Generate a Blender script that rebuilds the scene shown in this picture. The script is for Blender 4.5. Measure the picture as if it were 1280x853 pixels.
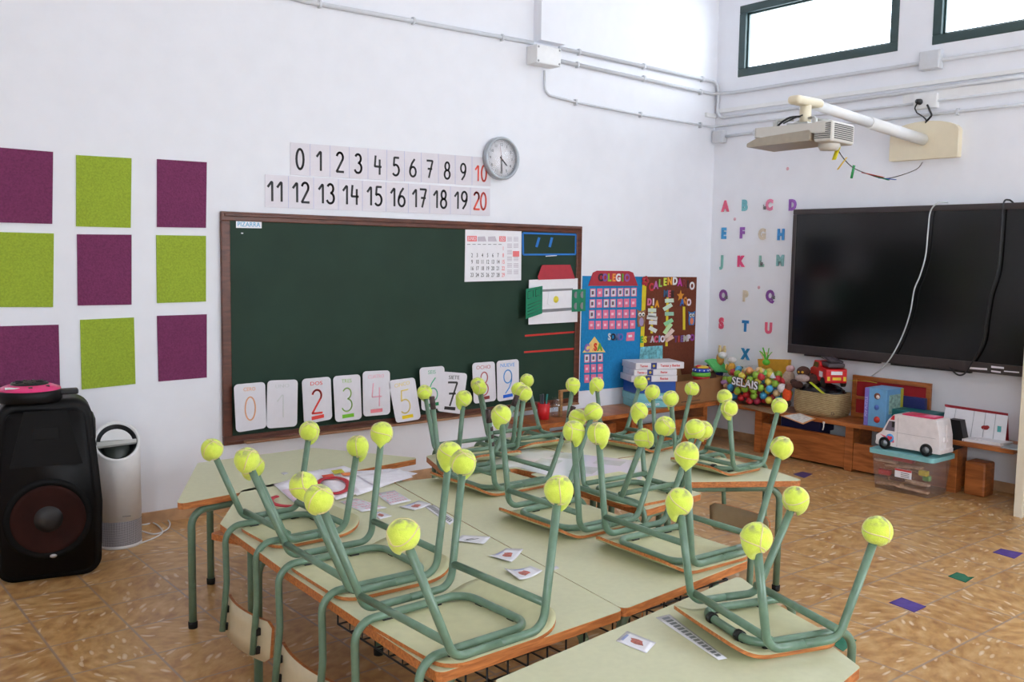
import bpy, bmesh, math, random
from mathutils import Vector, Matrix
random.seed(7)
for o in list(bpy.data.objects): bpy.data.objects.remove(o, do_unlink=True)
SC = bpy.context.scene
COL = SC.collection
PI = math.pi
R = math.radians

# ------------------------------------------------------------------ camera
F, YAW, PITCH, ROLL, HC = 1180.77, R(50.8825), R(-5.2225), R(0.8928), 1.33
fw = Vector((math.cos(PITCH)*math.cos(YAW), math.cos(PITCH)*math.sin(YAW), math.sin(PITCH)))
rt = Vector((math.sin(YAW), -math.cos(YAW), 0)); up = rt.cross(fw)
cr, sr = math.cos(ROLL), math.sin(ROLL)
cx_, cy_ = cr*rt+sr*up, -sr*rt+cr*up
CAM = Vector((0, 0, HC))
cam = bpy.data.objects.new('camera', bpy.data.cameras.new('camera'))
cam.matrix_world = Matrix(((cx_.x, cy_.x, -fw.x, 0), (cx_.y, cy_.y, -fw.y, 0), (cx_.z, cy_.z, -fw.z, HC), (0, 0, 0, 1)))
cam.data.sensor_fit = 'HORIZONTAL'; cam.data.sensor_width = 36; cam.data.lens = F/1280*36
cam.data.clip_start = .02
COL.objects.link(cam); SC.camera = cam

# room planes (metres)
YL, XR, ZC = 4.587, 5.637, 3.75      # blackboard wall, television wall, ceiling
XB, YB = -1.6, -2.6                  # the walls behind the camera
ZT = 0.461                           # table tops
BZ = 0.31                            # bench tops

# ------------------------------------------------------------------ world and light
w = bpy.data.worlds.new('sky'); SC.world = w; w.use_nodes = True
w.node_tree.nodes['Background'].inputs[0].default_value = (.86, .93, 1, 1)
w.node_tree.nodes['Background'].inputs[1].default_value = 9.0
SC.view_settings.view_transform = 'Standard'; SC.view_settings.look = 'None'
SC.view_settings.gamma = 1; SC.view_settings.use_curve_mapping = False
SC.view_settings.exposure = -0.30
try:
    SC.cycles.max_bounces = 10; SC.cycles.diffuse_bounces = 6; SC.cycles.transparent_max_bounces = 16
    SC.cycles.use_denoising = True; SC.cycles.sample_clamp_indirect = 6
except Exception: pass
def area(name, loc, direc, sx, sy, power, colr=(1, 1, 1)):
    l = bpy.data.lights.new(name, 'AREA'); l.shape = 'RECTANGLE'; l.size = sx; l.size_y = sy
    l.energy = power; l.color = colr
    o = bpy.data.objects.new(name, l); COL.objects.link(o)
    o.location = loc; o.rotation_euler = Vector(direc).to_track_quat('-Z', 'Y').to_euler()
    return o
# window openings of the television wall: (y_low, y_high)
WINS = [(3.175, 4.395), (1.70, 2.955), (0.25, 1.48), (-1.2, 0.03)]
WZ0, WZ1 = 2.63, 3.13
for i, (a, b) in enumerate(WINS):
    area('daylight_and_fill', (XR+.30, (a+b)/2, (WZ0+WZ1)/2+.03), (-1, 0, -.25), b-a, .55, 14, (.93, .97, 1))
# unseen windows behind the camera, added with lamps for frontal fill
BACK_FILL_WINS = [(1.7, 3.1), (3.6, 5.1)]
for a, b in BACK_FILL_WINS:
    area('daylight_and_fill', ((a+b)/2, YB-.30, 1.75), (0, 1, -.12), b-a, 1.3, 30 if a < 2 else 88, (.95, .98, 1))
# unseen window and lamp added left rear to brighten the television wall
REAR_FILL_WIN = (-2.2, -.6)
area('daylight_and_fill', (XB-.30, sum(REAR_FILL_WIN)/2, 1.75), (1, 0, -.1), REAR_FILL_WIN[1]-REAR_FILL_WIN[0], 1.3, 100, (.95, .98, 1))

# ------------------------------------------------------------------ pixel rays (survey helper: sizes were taken off the photograph)
def ray(px, py):
    return cx_*((px-640)/F) + cy_*(-(py-426.5)/F) + fw
def hit(px, py, ax, val):
    d = ray(px, py); return CAM + d*((val-CAM[ax])/d[ax])

# ------------------------------------------------------------------ materials
MATS = {}
def srgb(r, g, b):
    f = lambda c: (c/255/12.92) if c/255 <= .04045 else ((c/255+.055)/1.055)**2.4
    return (f(r), f(g), f(b), 1)
def mat(name, rgb, rough=.6, metal=0, var=.06, scale=30, bump=0, spec=.5, coat=0, coords='Object'):
    """procedural: base colour broken up by a soft noise, optional bump"""
    if name in MATS: return MATS[name]
    m = bpy.data.materials.new(name); m.use_nodes = True; nt = m.node_tree; N = nt.nodes; L = nt.links
    b = N['Principled BSDF']; c = srgb(*rgb)
    tc = N.new('ShaderNodeTexCoord'); nz = N.new('ShaderNodeTexNoise'); nz.inputs['Scale'].default_value = scale; nz.inputs['Detail'].default_value = 4
    L.new(tc.outputs[coords], nz.inputs['Vector'])
    rp = N.new('ShaderNodeValToRGB'); rp.color_ramp.elements[0].position = .3; rp.color_ramp.elements[1].position = .7
    rp.color_ramp.elements[0].color = tuple(max(0, x*(1-var)) for x in c[:3])+(1,)
    rp.color_ramp.elements[1].color = tuple(min(1, x*(1+var)) for x in c[:3])+(1,)
    L.new(nz.outputs['Fac'], rp.inputs['Fac']); L.new(rp.outputs['Color'], b.inputs['Base Color'])
    b.inputs['Roughness'].default_value = rough; b.inputs['Metallic'].default_value = metal
    b.inputs['Specular IOR Level'].default_value = spec; b.inputs['Coat Weight'].default_value = coat
    if bump:
        bp = N.new('ShaderNodeBump'); bp.inputs['Strength'].default_value = bump; bp.inputs['Distance'].default_value = .01
        L.new(nz.outputs['Fac'], bp.inputs['Height']); L.new(bp.outputs['Normal'], b.inputs['Normal'])
    MATS[name] = m; return m
def wood(name, dark, light, scale=6, rough=.4, stretch=(1, 9, 9)):
    if name in MATS: return MATS[name]
    m = bpy.data.materials.new(name); m.use_nodes = True; nt = m.node_tree; N = nt.nodes; L = nt.links; b = N['Principled BSDF']
    tc = N.new('ShaderNodeTexCoord'); mp = N.new('ShaderNodeMapping'); mp.inputs['Scale'].default_value = stretch
    nz = N.new('ShaderNodeTexNoise'); nz.inputs['Scale'].default_value = scale; nz.inputs['Detail'].default_value = 6; nz.inputs['Distortion'].default_value = .6
    rp = N.new('ShaderNodeValToRGB'); rp.color_ramp.elements[0].position = .3; rp.color_ramp.elements[1].position = .72
    rp.color_ramp.elements[0].color = srgb(*dark); rp.color_ramp.elements[1].color = srgb(*light)
    L.new(tc.outputs['Object'], mp.inputs['Vector']); L.new(mp.outputs['Vector'], nz.inputs['Vector']); L.new(nz.outputs['Fac'], rp.inputs['Fac'])
    L.new(rp.outputs['Color'], b.inputs['Base Color']); b.inputs['Roughness'].default_value = rough
    MATS[name] = m; return m
def floor_mat():
    m = bpy.data.materials.new('terrazzo tiles'); m.use_nodes = True; nt = m.node_tree; N = nt.nodes; L = nt.links; b = N['Principled BSDF']
    def vm(op, a, bb=None, c=None):
        n = N.new('ShaderNodeVectorMath'); n.operation = op
        for i, x in enumerate((a, bb)):
            if x is None: continue
            if isinstance(x, (tuple, list)): n.inputs[i].default_value = x
            else: L.new(x, n.inputs[i])
        if c is not None: n.inputs['Scale'].default_value = c
        return n.outputs[0]
    def ma(op, a, bb=None):
        n = N.new('ShaderNodeMath'); n.operation = op
        for i, x in enumerate((a, bb)):
            if x is None: continue
            if isinstance(x, (int, float)): n.inputs[i].default_value = x
            else: L.new(x, n.inputs[i])
        return n.outputs[0]
    tc = N.new('ShaderNodeTexCoord')
    q = vm('SCALE', vm('SUBTRACT', tc.outputs['Object'], (.205, .145, 0)), c=1/.2655)
    idv = vm('FLOOR', q); fr = vm('FRACTION', q)
    wn = N.new('ShaderNodeTexWhiteNoise'); wn.noise_dimensions = '2D'; L.new(idv, wn.inputs['Vector'])
    vr = N.new('ShaderNodeVectorRotate'); vr.rotation_type = 'Z_AXIS'
    nzw = N.new('ShaderNodeTexNoise'); nzw.inputs['Scale'].default_value = 1.7; L.new(q, nzw.inputs['Vector'])
    ang = ma('ADD', ma('MULTIPLY', wn.outputs['Value'], 6.28), ma('MULTIPLY', nzw.outputs['Fac'], .9))
    L.new(vm('SUBTRACT', q, (0, 0, 0)), vr.inputs['Vector']); L.new(ang, vr.inputs['Angle'])
    vr.inputs['Center'].default_value = (0, 0, 0)
    off = vm('SCALE', wn.outputs['Color'], c=40)
    cv = vm('ADD', fr, (-.5, -.5, 0)); L.new(cv, vr.inputs['Vector'])
    v = vm('ADD', vr.outputs['Vector'], off)
    st = vm('MULTIPLY', v, (3.8, 7, 1))
    n1 = N.new('ShaderNodeTexNoise'); n1.inputs['Scale'].default_value = 1.0; n1.inputs['Detail'].default_value = 5; L.new(st, n1.inputs['Vector'])
    base = N.new('ShaderNodeValToRGB'); e = base.color_ramp.elements
    e[0].position = .28; e[0].color = srgb(170, 122, 74); e[1].position = .74; e[1].color = srgb(218, 180, 126)
    x = e.new(.5); x.color = srgb(200, 154, 96)
    L.new(n1.outputs['Fac'], base.inputs['Fac'])
    st2 = vm('MULTIPLY', v, (3.8, 12, 1))
    vo = N.new('ShaderNodeTexVoronoi'); vo.inputs['Scale'].default_value = 1.0; L.new(st2, vo.inputs['Vector'])
    wn2 = N.new('ShaderNodeTexWhiteNoise'); L.new(vo.outputs['Color'], wn2.inputs['Vector'])
    fl = ma('MULTIPLY', ma('LESS_THAN', vo.outputs['Distance'], .36), ma('GREATER_THAN', wn2.outputs['Value'], .68))
    mx = N.new('ShaderNodeMixRGB'); L.new(ma('MULTIPLY', ma('MULTIPLY', fl, ma('SUBTRACT', 1.15, ma('MULTIPLY', vo.outputs['Distance'], 2.2))), .85), mx.inputs[0]); L.new(base.outputs['Color'], mx.inputs[1]); mx.inputs[2].default_value = srgb(236, 218, 190)
    # grout
    sx = N.new('ShaderNodeSeparateXYZ'); L.new(fr, sx.inputs[0])
    def edge(o): return ma('GREATER_THAN', ma('ABSOLUTE', ma('SUBTRACT', o, .5)), .4845)
    g = ma('MAXIMUM', edge(sx.outputs[0]), edge(sx.outputs[1]))
    mx2 = N.new('ShaderNodeMixRGB'); L.new(ma('MULTIPLY', g, .8), mx2.inputs[0]); L.new(mx.outputs[0], mx2.inputs[1]); mx2.inputs[2].default_value = srgb(162, 144, 130)
    # large soft wear, tile to tile tint
    mx3 = N.new('ShaderNodeMixRGB'); mx3.blend_type = 'MULTIPLY'; L.new(ma('MULTIPLY', wn.outputs['Value'], .45), mx3.inputs[0]); L.new(mx2.outputs[0], mx3.inputs[1]); mx3.inputs[2].default_value = (.72, .66, .6, 1)
    L.new(mx3.outputs[0], b.inputs['Base Color']); b.inputs['Roughness'].default_value = .38
    L.new(ma('ADD', ma('MULTIPLY', n1.outputs['Fac'], .2), .24), b.inputs['Roughness'])
    return m
def ball_mat():
    m = bpy.data.materials.new('tennis felt'); m.use_nodes = True; nt = m.node_tree; N = nt.nodes; L = nt.links; b = N['Principled BSDF']
    tc = N.new('ShaderNodeTexCoord'); oi = N.new('ShaderNodeObjectInfo')
    nz = N.new('ShaderNodeTexNoise'); nz.inputs['Scale'].default_value = 90; L.new(tc.outputs['Object'], nz.inputs['Vector'])
    rp = N.new('ShaderNodeValToRGB'); rp.color_ramp.elements[0].color = srgb(202, 222, 66); rp.color_ramp.elements[1].color = srgb(228, 242, 100)
    L.new(nz.outputs['Fac'], rp.inputs['Fac'])
    # trodden dirt on the sole of the ball
    sp = N.new('ShaderNodeSeparateXYZ'); L.new(tc.outputs['Object'], sp.inputs[0])
    ad = N.new('ShaderNodeVectorMath'); ad.operation = 'ADD'; L.new(tc.outputs['Object'], ad.inputs[0]); L.new(oi.outputs['Random'], ad.inputs[1])
    n2 = N.new('ShaderNodeTexNoise'); n2.inputs['Scale'].default_value = 55; n2.inputs['Detail'].default_value = 3; L.new(ad.outputs[0], n2.inputs['Vector'])
    m1 = N.new('ShaderNodeMapRange'); m1.inputs[1].default_value = .015; m1.inputs[2].default_value = .030; L.new(sp.outputs[2], m1.inputs[0])
    m2 = N.new('ShaderNodeMapRange'); m2.inputs[1].default_value = .42; m2.inputs[2].default_value = .6; L.new(n2.outputs['Fac'], m2.inputs[0])
    mu = N.new('ShaderNodeMath'); mu.operation = 'MULTIPLY'; L.new(m1.outputs[0], mu.inputs[0]); L.new(m2.outputs[0], mu.inputs[1])
    mx = N.new('ShaderNodeMixRGB'); L.new(mu.outputs[0], mx.inputs[0]); L.new(rp.outputs[0], mx.inputs[1]); mx.inputs[2].default_value = srgb(150, 150, 104)
    L.new(mx.outputs[0], b.inputs['Base Color']); b.inputs['Roughness'].default_value = .95
    b.inputs['Sheen Weight'].default_value = .3
    bp = N.new('ShaderNodeBump'); bp.inputs['Strength'].default_value = .5; bp.inputs['Distance'].default_value = .003
    n3 = N.new('ShaderNodeTexNoise'); n3.inputs['Scale'].default_value = 400; L.new(tc.outputs['Object'], n3.inputs['Vector'])
    L.new(n3.outputs['Fac'], bp.inputs['Height']); L.new(bp.outputs[0], b.inputs['Normal'])
    return m
def glass_mat(name='pane glass', tint=(.96, .98, 1, 1), fac=.12, rough=.03):
    m = bpy.data.materials.new(name); m.use_nodes = True; nt = m.node_tree; N = nt.nodes; L = nt.links
    N.remove(N['Principled BSDF']); t = N.new('ShaderNodeBsdfTransparent'); t.inputs[0].default_value = tint
    g = N.new('ShaderNodeBsdfGlossy'); g.inputs['Roughness'].default_value = rough
    fz = N.new('ShaderNodeLayerWeight'); fz.inputs[0].default_value = .3; mx = N.new('ShaderNodeMixShader'); pw = N.new('ShaderNodeMath'); pw.operation = 'POWER'; pw.inputs[1].default_value = 3; L.new(fz.outputs['Facing'], pw.inputs[0]); ad = N.new('ShaderNodeMath'); ad.operation = 'MULTIPLY_ADD'; ad.inputs[1].default_value = .5; ad.inputs[2].default_value = fac*.3; ad.use_clamp = True
    L.new(pw.outputs[0], ad.inputs[0]); L.new(ad.outputs[0], mx.inputs[0]); L.new(t.outputs[0], mx.inputs[1]); L.new(g.outputs[0], mx.inputs[2])
    L.new(mx.outputs[0], N['Material Output'].inputs[0]); return m
def milky_mat(name, rgb, alpha, rough=.3):
    m = bpy.data.materials.new(name); m.use_nodes = True; b = m.node_tree.nodes['Principled BSDF']
    nz = m.node_tree.nodes.new('ShaderNodeTexNoise'); nz.inputs['Scale'].default_value = 12
    mr = m.node_tree.nodes.new('ShaderNodeMapRange'); mr.inputs[3].default_value = alpha-.06; mr.inputs[4].default_value = alpha+.06
    m.node_tree.links.new(nz.outputs['Fac'], mr.inputs[0]); m.node_tree.links.new(mr.outputs[0], b.inputs['Alpha'])
    b.inputs['Base Color'].default_value = srgb(*rgb); b.inputs['Roughness'].default_value = rough
    return m

M_wall = mat('white plaster', (236, 237, 242), .85, var=.015, scale=9, bump=.12)
M_green = mat('green enamel tube', (101, 128, 106), .28, var=.12, scale=40)
M_lam = mat('pale green laminate', (202, 201, 166), .42, var=.03, scale=60)
M_edge = wood('orange plywood edge', (150, 84, 38), (205, 128, 66), 14, .5)
M_ply = mat('seat laminate', (198, 196, 154), .45, var=.05, scale=30)
M_ballm = ball_mat(); M_back = mat('beige backrest laminate', (196, 180, 146), .45, var=.04)
M_seam = mat('pale rubber seam', (220, 206, 150), .8)
M_black = mat('black plastic', (22, 22, 24), .45)
M_rubber = mat('black rubber', (16, 16, 16), .8)
M_bench = wood('varnished brown wood', (136, 74, 34), (196, 118, 62), 5, .33, (3, 1, 8))
M_bframe = wood('dark brown board frame', (74, 38, 26), (112, 62, 42), 5, .4, (2, 8, 8))
M_board = mat('green chalkboard', (34, 57, 44), .65, var=.10, scale=4, spec=.3)
M_purple = mat('purple felt', (116, 48, 88), .95, var=.18, scale=120, bump=.3)
M_lime = mat('lime green felt', (150, 172, 50), .95, var=.14, scale=120, bump=.3)
M_paper = mat('white paper', (236, 234, 238), .6, var=.02)
M_card = mat('white laminated card', (226, 224, 230), .22, var=.02)
M_pipe = mat('light grey conduit', (206, 208, 212), .4, var=.03)
M_pvc = mat('white plastic', (232, 232, 232), .4, var=.02)
M_cream = mat('cream plastic', (226, 214, 186), .45, var=.02)
M_wf = mat('dark green window frame', (52, 72, 72), .4, var=.08)
M_screen = mat('black glass screen', (9, 9, 10), .16, var=.1, spec=.5)
M_red = mat('red card', (176, 50, 62), .7)
M_rope = mat('red tape', (190, 42, 34), .6)
M_blueT = mat('blue tape', (34, 116, 196), .5)
M_ink = mat('black ink', (44, 44, 46), .6)
M_glass = glass_mat()

# ------------------------------------------------------------------ mesh helpers
class MB:
    def __init__(s): s.b = bmesh.new(); s.mi = 0; s.sm = False
    def _done(s, vs, M=None):
        if M is not None: bmesh.ops.transform(s.b, matrix=M, verts=vs)
        fs = {f for v in vs for f in v.link_faces}
        for f in fs: f.material_index = s.mi; f.smooth = s.sm
        return s
    def box(s, c, d, M=None, bev=0, seg=2, rz=0):
        r = bmesh.ops.create_cube(s.b, size=1)['verts']
        bmesh.ops.scale(s.b, vec=d, verts=r)
        if bev:
            es = list({e for v in r for e in v.link_edges})
            g = bmesh.ops.bevel(s.b, geom=es, offset=min(bev, min(d)*.49), segments=seg, affect='EDGES', profile=.5)
            r = list({v for f in g['faces'] for v in f.verts} | {v for v in r if v.is_valid})
        T = Matrix.Translation(c) @ Matrix.Rotation(rz, 4, 'Z')
        if M is not None: T = M @ T
        return s._done(r, T)
    def prism(s, poly, z0, z1, M=None, side=None):
        a = [s.b.verts.new((x, y, z0)) for x, y in poly]; t = [s.b.verts.new((x, y, z1)) for x, y in poly]
        n = len(poly); area2 = sum(poly[i][0]*poly[(i+1) % n][1]-poly[(i+1) % n][0]*poly[i][1] for i in range(n))
        if area2 < 0: a.reverse(); t.reverse()
        s.b.faces.new(a[::-1]); s.b.faces.new(t)
        sf = [s.b.faces.new((a[i], a[(i+1) % n], t[(i+1) % n], t[i])) for i in range(n)]
        s._done(a+t, M)
        if side is not None:
            for f in sf: f.material_index = side
        return s
    def tube(s, pts, r, seg=10, fil=0, cap=True, M=None, closed=False, nf=6, flat=1.0):
        P = [Vector(p) for p in pts]
        if fil: P = fillet(P, fil, nf, closed)
        n = len(P); rad = r if callable(r) else (lambda t: r)
        prev = None; rings = []
        for i, p in enumerate(P):
            if closed: t = (P[(i+1) % n]-P[i-1])
            else: t = P[min(i+1, n-1)]-P[max(i-1, 0)]
            t.normalize()
            if prev is None:
                u = t.cross(Vector((0, 0, 1)))
                if u.length < 1e-3: u = t.cross(Vector((1, 0, 0)))
            else: u = prev - t*prev.dot(t)
            u.normalize(); prev = u; v = t.cross(u)
            rr = rad(i/(max(1, n-1)))
            rings.append([s.b.verts.new(p+(u*math.cos(k*2*PI/seg)+v*math.sin(k*2*PI/seg)*flat)*rr) for k in range(seg)])
        sm = s.sm; s.sm = True
        for i in range(n if closed else n-1):
            A, B = rings[i], rings[(i+1) % n]
            for k in range(seg): s.b.faces.new((A[k], A[(k+1) % seg], B[(k+1) % seg], B[k]))
        vs = [v for q in rings for v in q]; s._done(vs, None)
        if cap and not closed:
            f1 = s.b.faces.new(rings[0][::-1]); f2 = s.b.faces.new(rings[-1]); f1.material_index = f2.material_index = s.mi
        if M is not None: bmesh.ops.transform(s.b, matrix=M, verts=vs)
        s.sm = sm; return s
    def lathe(s, prof, M=None, seg=32):
        rings = []
        for r, z in prof:
            rings.append([s.b.verts.new((max(r, 1e-5)*math.cos(k*2*PI/seg), max(r, 1e-5)*math.sin(k*2*PI/seg), z)) for k in range(seg)])
        for i in range(len(rings)-1):
            A, B = rings[i], rings[i+1]
            for k in range(seg): s.b.faces.new((A[k], A[(k+1) % seg], B[(k+1) % seg], B[k]))
        sm = s.sm; s.sm = True; s._done([v for q in rings for v in q], M); s.sm = sm; return s
    def ball(s, c, r, sc=(1, 1, 1), seg=14, M=None, rz=0):
        q = bmesh.ops.create_uvsphere(s.b, u_segments=seg, v_segments=max(6, seg*2//3), radius=r)['verts']
        bmesh.ops.scale(s.b, vec=sc, verts=q)
        T = Matrix.Translation(c) @ Matrix.Rotation(rz, 4, 'Z')
        if M is not None: T = M @ T
        sm = s.sm; s.sm = True; s._done(q, T); s.sm = sm; return s
    def text(s, body, size, M, depth=.0006, off=0, sx=1, align='CENTER'):
        cu = bpy.data.curves.new('t', 'FONT'); cu.body = body; cu.size = size; cu.align_x = align; cu.align_y = 'CENTER'
        cu.extrude = depth; cu.offset = off; cu.resolution_u = 3
        to = bpy.data.objects.new('t', cu); COL.objects.link(to)
        dg = bpy.context.evaluated_depsgraph_get(); me = bpy.data.meshes.new_from_object(to.evaluated_get(dg))
        bpy.data.objects.remove(to); 
        k = len(s.b.verts); s.b.from_mesh(me); bpy.data.meshes.remove(me); bpy.data.curves.remove(cu)
        s.b.verts.ensure_lookup_table(); vs = s.b.verts[k:]
        return s._done(vs, M @ Matrix.Diagonal((sx, 1, 1, 1)))
def fillet(P, r, nf=6, closed=False):
    out = []; n = len(P)
    for i, p in enumerate(P):
        if not closed and i in (0, n-1): out.append(p); continue
        a = P[i-1]-p; b = P[(i+1) % n]-p; la, lb = a.length, b.length; a.normalize(); b.normalize()
        an = a.angle(b, PI)
        if an > PI-.05: out.append(p); continue
        d = min(r/math.tan(an/2), la*.48, lb*.48); rr = d*math.tan(an/2)
        bis = (a+b).normalized(); cc = p+bis*(rr/math.sin(an/2)); s0 = p+a*d-cc; s1 = p+b*d-cc
        for k in range(nf+1):
            v = s0.normalized().slerp(s1.normalized(), k/nf)*rr if s0.angle(s1, 0) > 1e-3 else s0
            out.append(cc+v)
    return out
def rpoly(poly, r, n=5):
    """2D polygon with rounded corners"""
    P = [Vector((x, y, 0)) for x, y in poly]
    return [(v.x, v.y) for v in fillet(P, r, n, True)]
def wloc(o):
    v = Vector(o.location); p = o.parent
    while p: v += p.location; p = p.parent
    return v
def obj(name, mb, mats, parent=None, world=True, loc=None):
    me = bpy.data.meshes.new(name)
    bmesh.ops.recalc_face_normals(mb.b, faces=mb.b.faces)
    mb.b.to_mesh(me); mb.b.free()
    for m in (mats if isinstance(mats, (list, tuple)) else [mats]): me.materials.append(m)
    o = bpy.data.objects.new(name, me); COL.objects.link(o)
    if parent:
        o.parent = parent
        if world: me.transform(Matrix.Translation(-wloc(parent)))
    elif loc is not None:
        o.location = loc; me.transform(Matrix.Translation(-Vector(loc)))
    return o
def tag(o, label=None, cat=None, group=None, kind=None):
    for k, v in (('label', label), ('category', cat), ('group', group), ('kind', kind)):
        if v: o[k] = v
    return o
def thing(name, loc, label, cat, group=None, rz=0):
    o = bpy.data.objects.new(name, None); COL.objects.link(o); o.location = loc; o.rotation_euler = (0, 0, rz)
    o.empty_display_size = .05
    return tag(o, label, cat, group)
def single(name, mb, mats, label, cat, group=None):
    """one-mesh thing; origin moved to the middle of its underside"""
    xs = [v.co for v in mb.b.verts]
    loc = ((min(v.x for v in xs)+max(v.x for v in xs))/2, (min(v.y for v in xs)+max(v.y for v in xs))/2, min(v.z for v in xs))
    return tag(obj(name, mb, mats, None, True, loc), label, cat, group)
def kids(o): return [c for c in bpy.data.objects if c.parent == o]
def copy_tree(o, parent=None, km=None):
    if km is None:
        km = {}
        for c in bpy.data.objects:
            if c.parent: km.setdefault(c.parent.name, []).append(c)
    c = o.copy(); COL.objects.link(c); c.parent = parent
    for ch in km.get(o.name, []): copy_tree(ch, c, km)
    return c
def T3(x, y, z): return Matrix.Translation((x, y, z))
# wall frames: local x runs right, local y up, local z out of the wall into the room
def ML(x, z, off=0): return Matrix(((1, 0, 0, x), (0, 0, -1, YL-off), (0, 1, 0, z), (0, 0, 0, 1)))
def MR(y, z, off=0): return Matrix(((0, 0, -1, XR-off), (-1, 0, 0, y), (0, 1, 0, z), (0, 0, 0, 1)))
L0, R0 = ML(0, 0), Matrix(((0, 0, -1, XR), (-1, 0, 0, 0), (0, 1, 0, 0), (0, 0, 0, 1)))
def pl(px, py, off=0):
    p = hit(px, py, 1, YL-off); return (p.x, p.z)
def pr(px, py, off=0):
    p = hit(px, py, 0, XR-off); return (-p.y, p.z)
def pt(px, py, z=ZT):
    p = hit(px, py, 2, z); return (p.x, p.y)
def wallplate(px, wall, off, th, mb=None, side=None):
    """a flat piece on a wall, corners surveyed; local prism"""
    mb = mb or MB(); f, M = (pl, L0) if wall == 'L' else (pr, R0)
    return mb.prism([f(x, y, off) for x, y in px], off, off+th, M, side)
def glyph_on(mb, body, px, py, hpx, wall, off, depth=.0006, foff=0, sx=1, rot=0, wpx=None):
    """text whose capital height covers hpx pixels of the photograph at that place"""
    f = pl if wall == 'L' else pr
    a, z = f(px, py, off); _, z2 = f(px, py-hpx, off); size = abs(z2-z)/.70
    if wpx:
        a2, _ = f(px+wpx, py, off); tw = abs(a2-a); sx = tw/(len(body)*size*.58)
    M = (ML(a, z, off+depth) if wall == 'L' else MR(-a, z, off+depth)) @ Matrix.Rotation(rot, 4, 'Z')
    return mb.text(body, size, M, depth, foff, sx)

def ell(cx, cy, rx, ry, a0=0, a1=360, n=20): return [(cx+rx*math.cos(R(a0+(a1-a0)*k/n)), cy+ry*math.sin(R(a0+(a1-a0)*k/n))) for k in range(n+1)]
DIG = {'0': [ell(.3, .5, .24, .5)], '1': [[(.08, .70), (.36, 1), (.36, 0)]],
 '2': [ell(.29, .76, .22, .24, 165, -35)+[(.06, 0), (.56, 0)]],
 '3': [ell(.27, .77, .21, .23, 150, -80)+ell(.27, .27, .26, .27, 80, -155)],
 '4': [[(.14, 1), (.08, .42), (.58, .42)], [(.46, .80), (.46, 0)]],
 '5': [[(.52, 1), (.16, 1), (.12, .56)]+ell(.27, .30, .27, .30, 120, -140)],
 '6': [[(.44, 1), (.24, .78), (.10, .50)]+ell(.31, .28, .25, .28, 170, 530)],
 '7': [[(.06, 1), (.56, 1), (.24, 0)], [(.16, .52), (.50, .52)]],
 '8': [ell(.3, .76, .19, .24), ell(.3, .26, .24, .26)],
 '9': [[(.18, 0), (.40, .24), (.52, .52)]+ell(.30, .72, .23, .28, -12, 348)]}
def digits_on(body, px, py, hpx, wall, off, wd=.11, sx=1, rot=0):
    f = pl if wall == 'L' else pr
    a, z = f(px, py, off); h = abs(f(px, py-hpx, off)[1]-z)
    M = (ML(a, z, off) if wall == 'L' else MR(-a, z, off)) @ Matrix.Rotation(rot, 4, 'Z')
    mb = MB(); n = len(body)
    for i, ch in enumerate(body):
        for st in DIG[ch]:
            P = [M @ Vector((((x-.3)+(i-(n-1)/2)*.62)*h*sx, (y-.5)*h, .0003)) for x, y in st]
            P = fillet(P, h*.03, 2) if len(st) < 8 else P
            for p, q in zip(P[:-1], P[1:]):
                d = q-p
                if d.length < 1e-6: continue
                nx = d.normalized(); nz = (M.to_3x3() @ Vector((0, 0, 1))); ny = nz.cross(nx)
                Mx = Matrix(((nx.x, ny.x, nz.x, (p.x+q.x)/2), (nx.y, ny.y, nz.y, (p.y+q.y)/2), (nx.z, ny.z, nz.z, (p.z+q.z)/2), (0, 0, 0, 1)))
                mb.box((0, 0, 0), (d.length+h*wd*.35, h*wd, .0007), Mx)
    return mb

# ------------------------------------------------------------------ the setting
def struct(name, mb, m, loc=None):
    o = obj(name, mb, m); o['kind'] = 'structure'; return o
struct('floor', MB().box(((XB+XR)/2, (YB+YL)/2, -.05), (XR-XB+.6, YL-YB+.6, .1)), floor_mat())
struct('ceiling', MB().box(((XB+XR)/2, (YB+YL)/2, ZC+.05), (XR-XB+.6, YL-YB+.6, .1)), M_wall)
struct('wall_left', MB().box(((XB+XR)/2, YL+.1, ZC/2), (XR-XB+.6, .2, ZC)), M_wall)
mb = MB()
ys = [YB-.1]
for a, b in sorted(WINS): ys += [a, b]
ys.append(YL)
TH = .2
mb.box((XR+TH/2, (YB+YL)/2, WZ0/2), (TH, YL-YB, WZ0)); mb.box((XR+TH/2, (YB+YL)/2, (WZ1+ZC)/2), (TH, YL-YB, ZC-WZ1))
for i in range(0, len(ys), 2): mb.box((XR+TH/2, (ys[i]+ys[i+1])/2, (WZ0+WZ1)/2), (TH, ys[i+1]-ys[i], WZ1-WZ0))
struct('wall_right', mb, M_wall)
mb = MB(); z0, z1 = 1.05, 2.45
mb.box((XB-.1, (YB+YL)/2, z0/2), (.2, YL-YB, z0)); mb.box((XB-.1, (YB+YL)/2, (z1+ZC)/2), (.2, YL-YB, ZC-z1))
for a, b in ((YB, REAR_FILL_WIN[0]), (REAR_FILL_WIN[1], YL)): mb.box((XB-.1, (a+b)/2, (z0+z1)/2), (.2, b-a, z1-z0))
struct('wall_rear', mb, M_wall)
mb = MB(); xs = [XB]
for a, b in BACK_FILL_WINS: xs += [a, b]
xs.append(XR)
z0, z1 = 1.05, 2.45
mb.box(((XB+XR)/2, YB-.1, z0/2), (XR-XB, .2, z0)); mb.box(((XB+XR)/2, YB-.1, (z1+ZC)/2), (XR-XB, .2, ZC-z1))
for i in range(0, len(xs), 2): mb.box(((xs[i]+xs[i+1])/2, YB-.1, (z0+z1)/2), (xs[i+1]-xs[i], .2, z1-z0))
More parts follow.
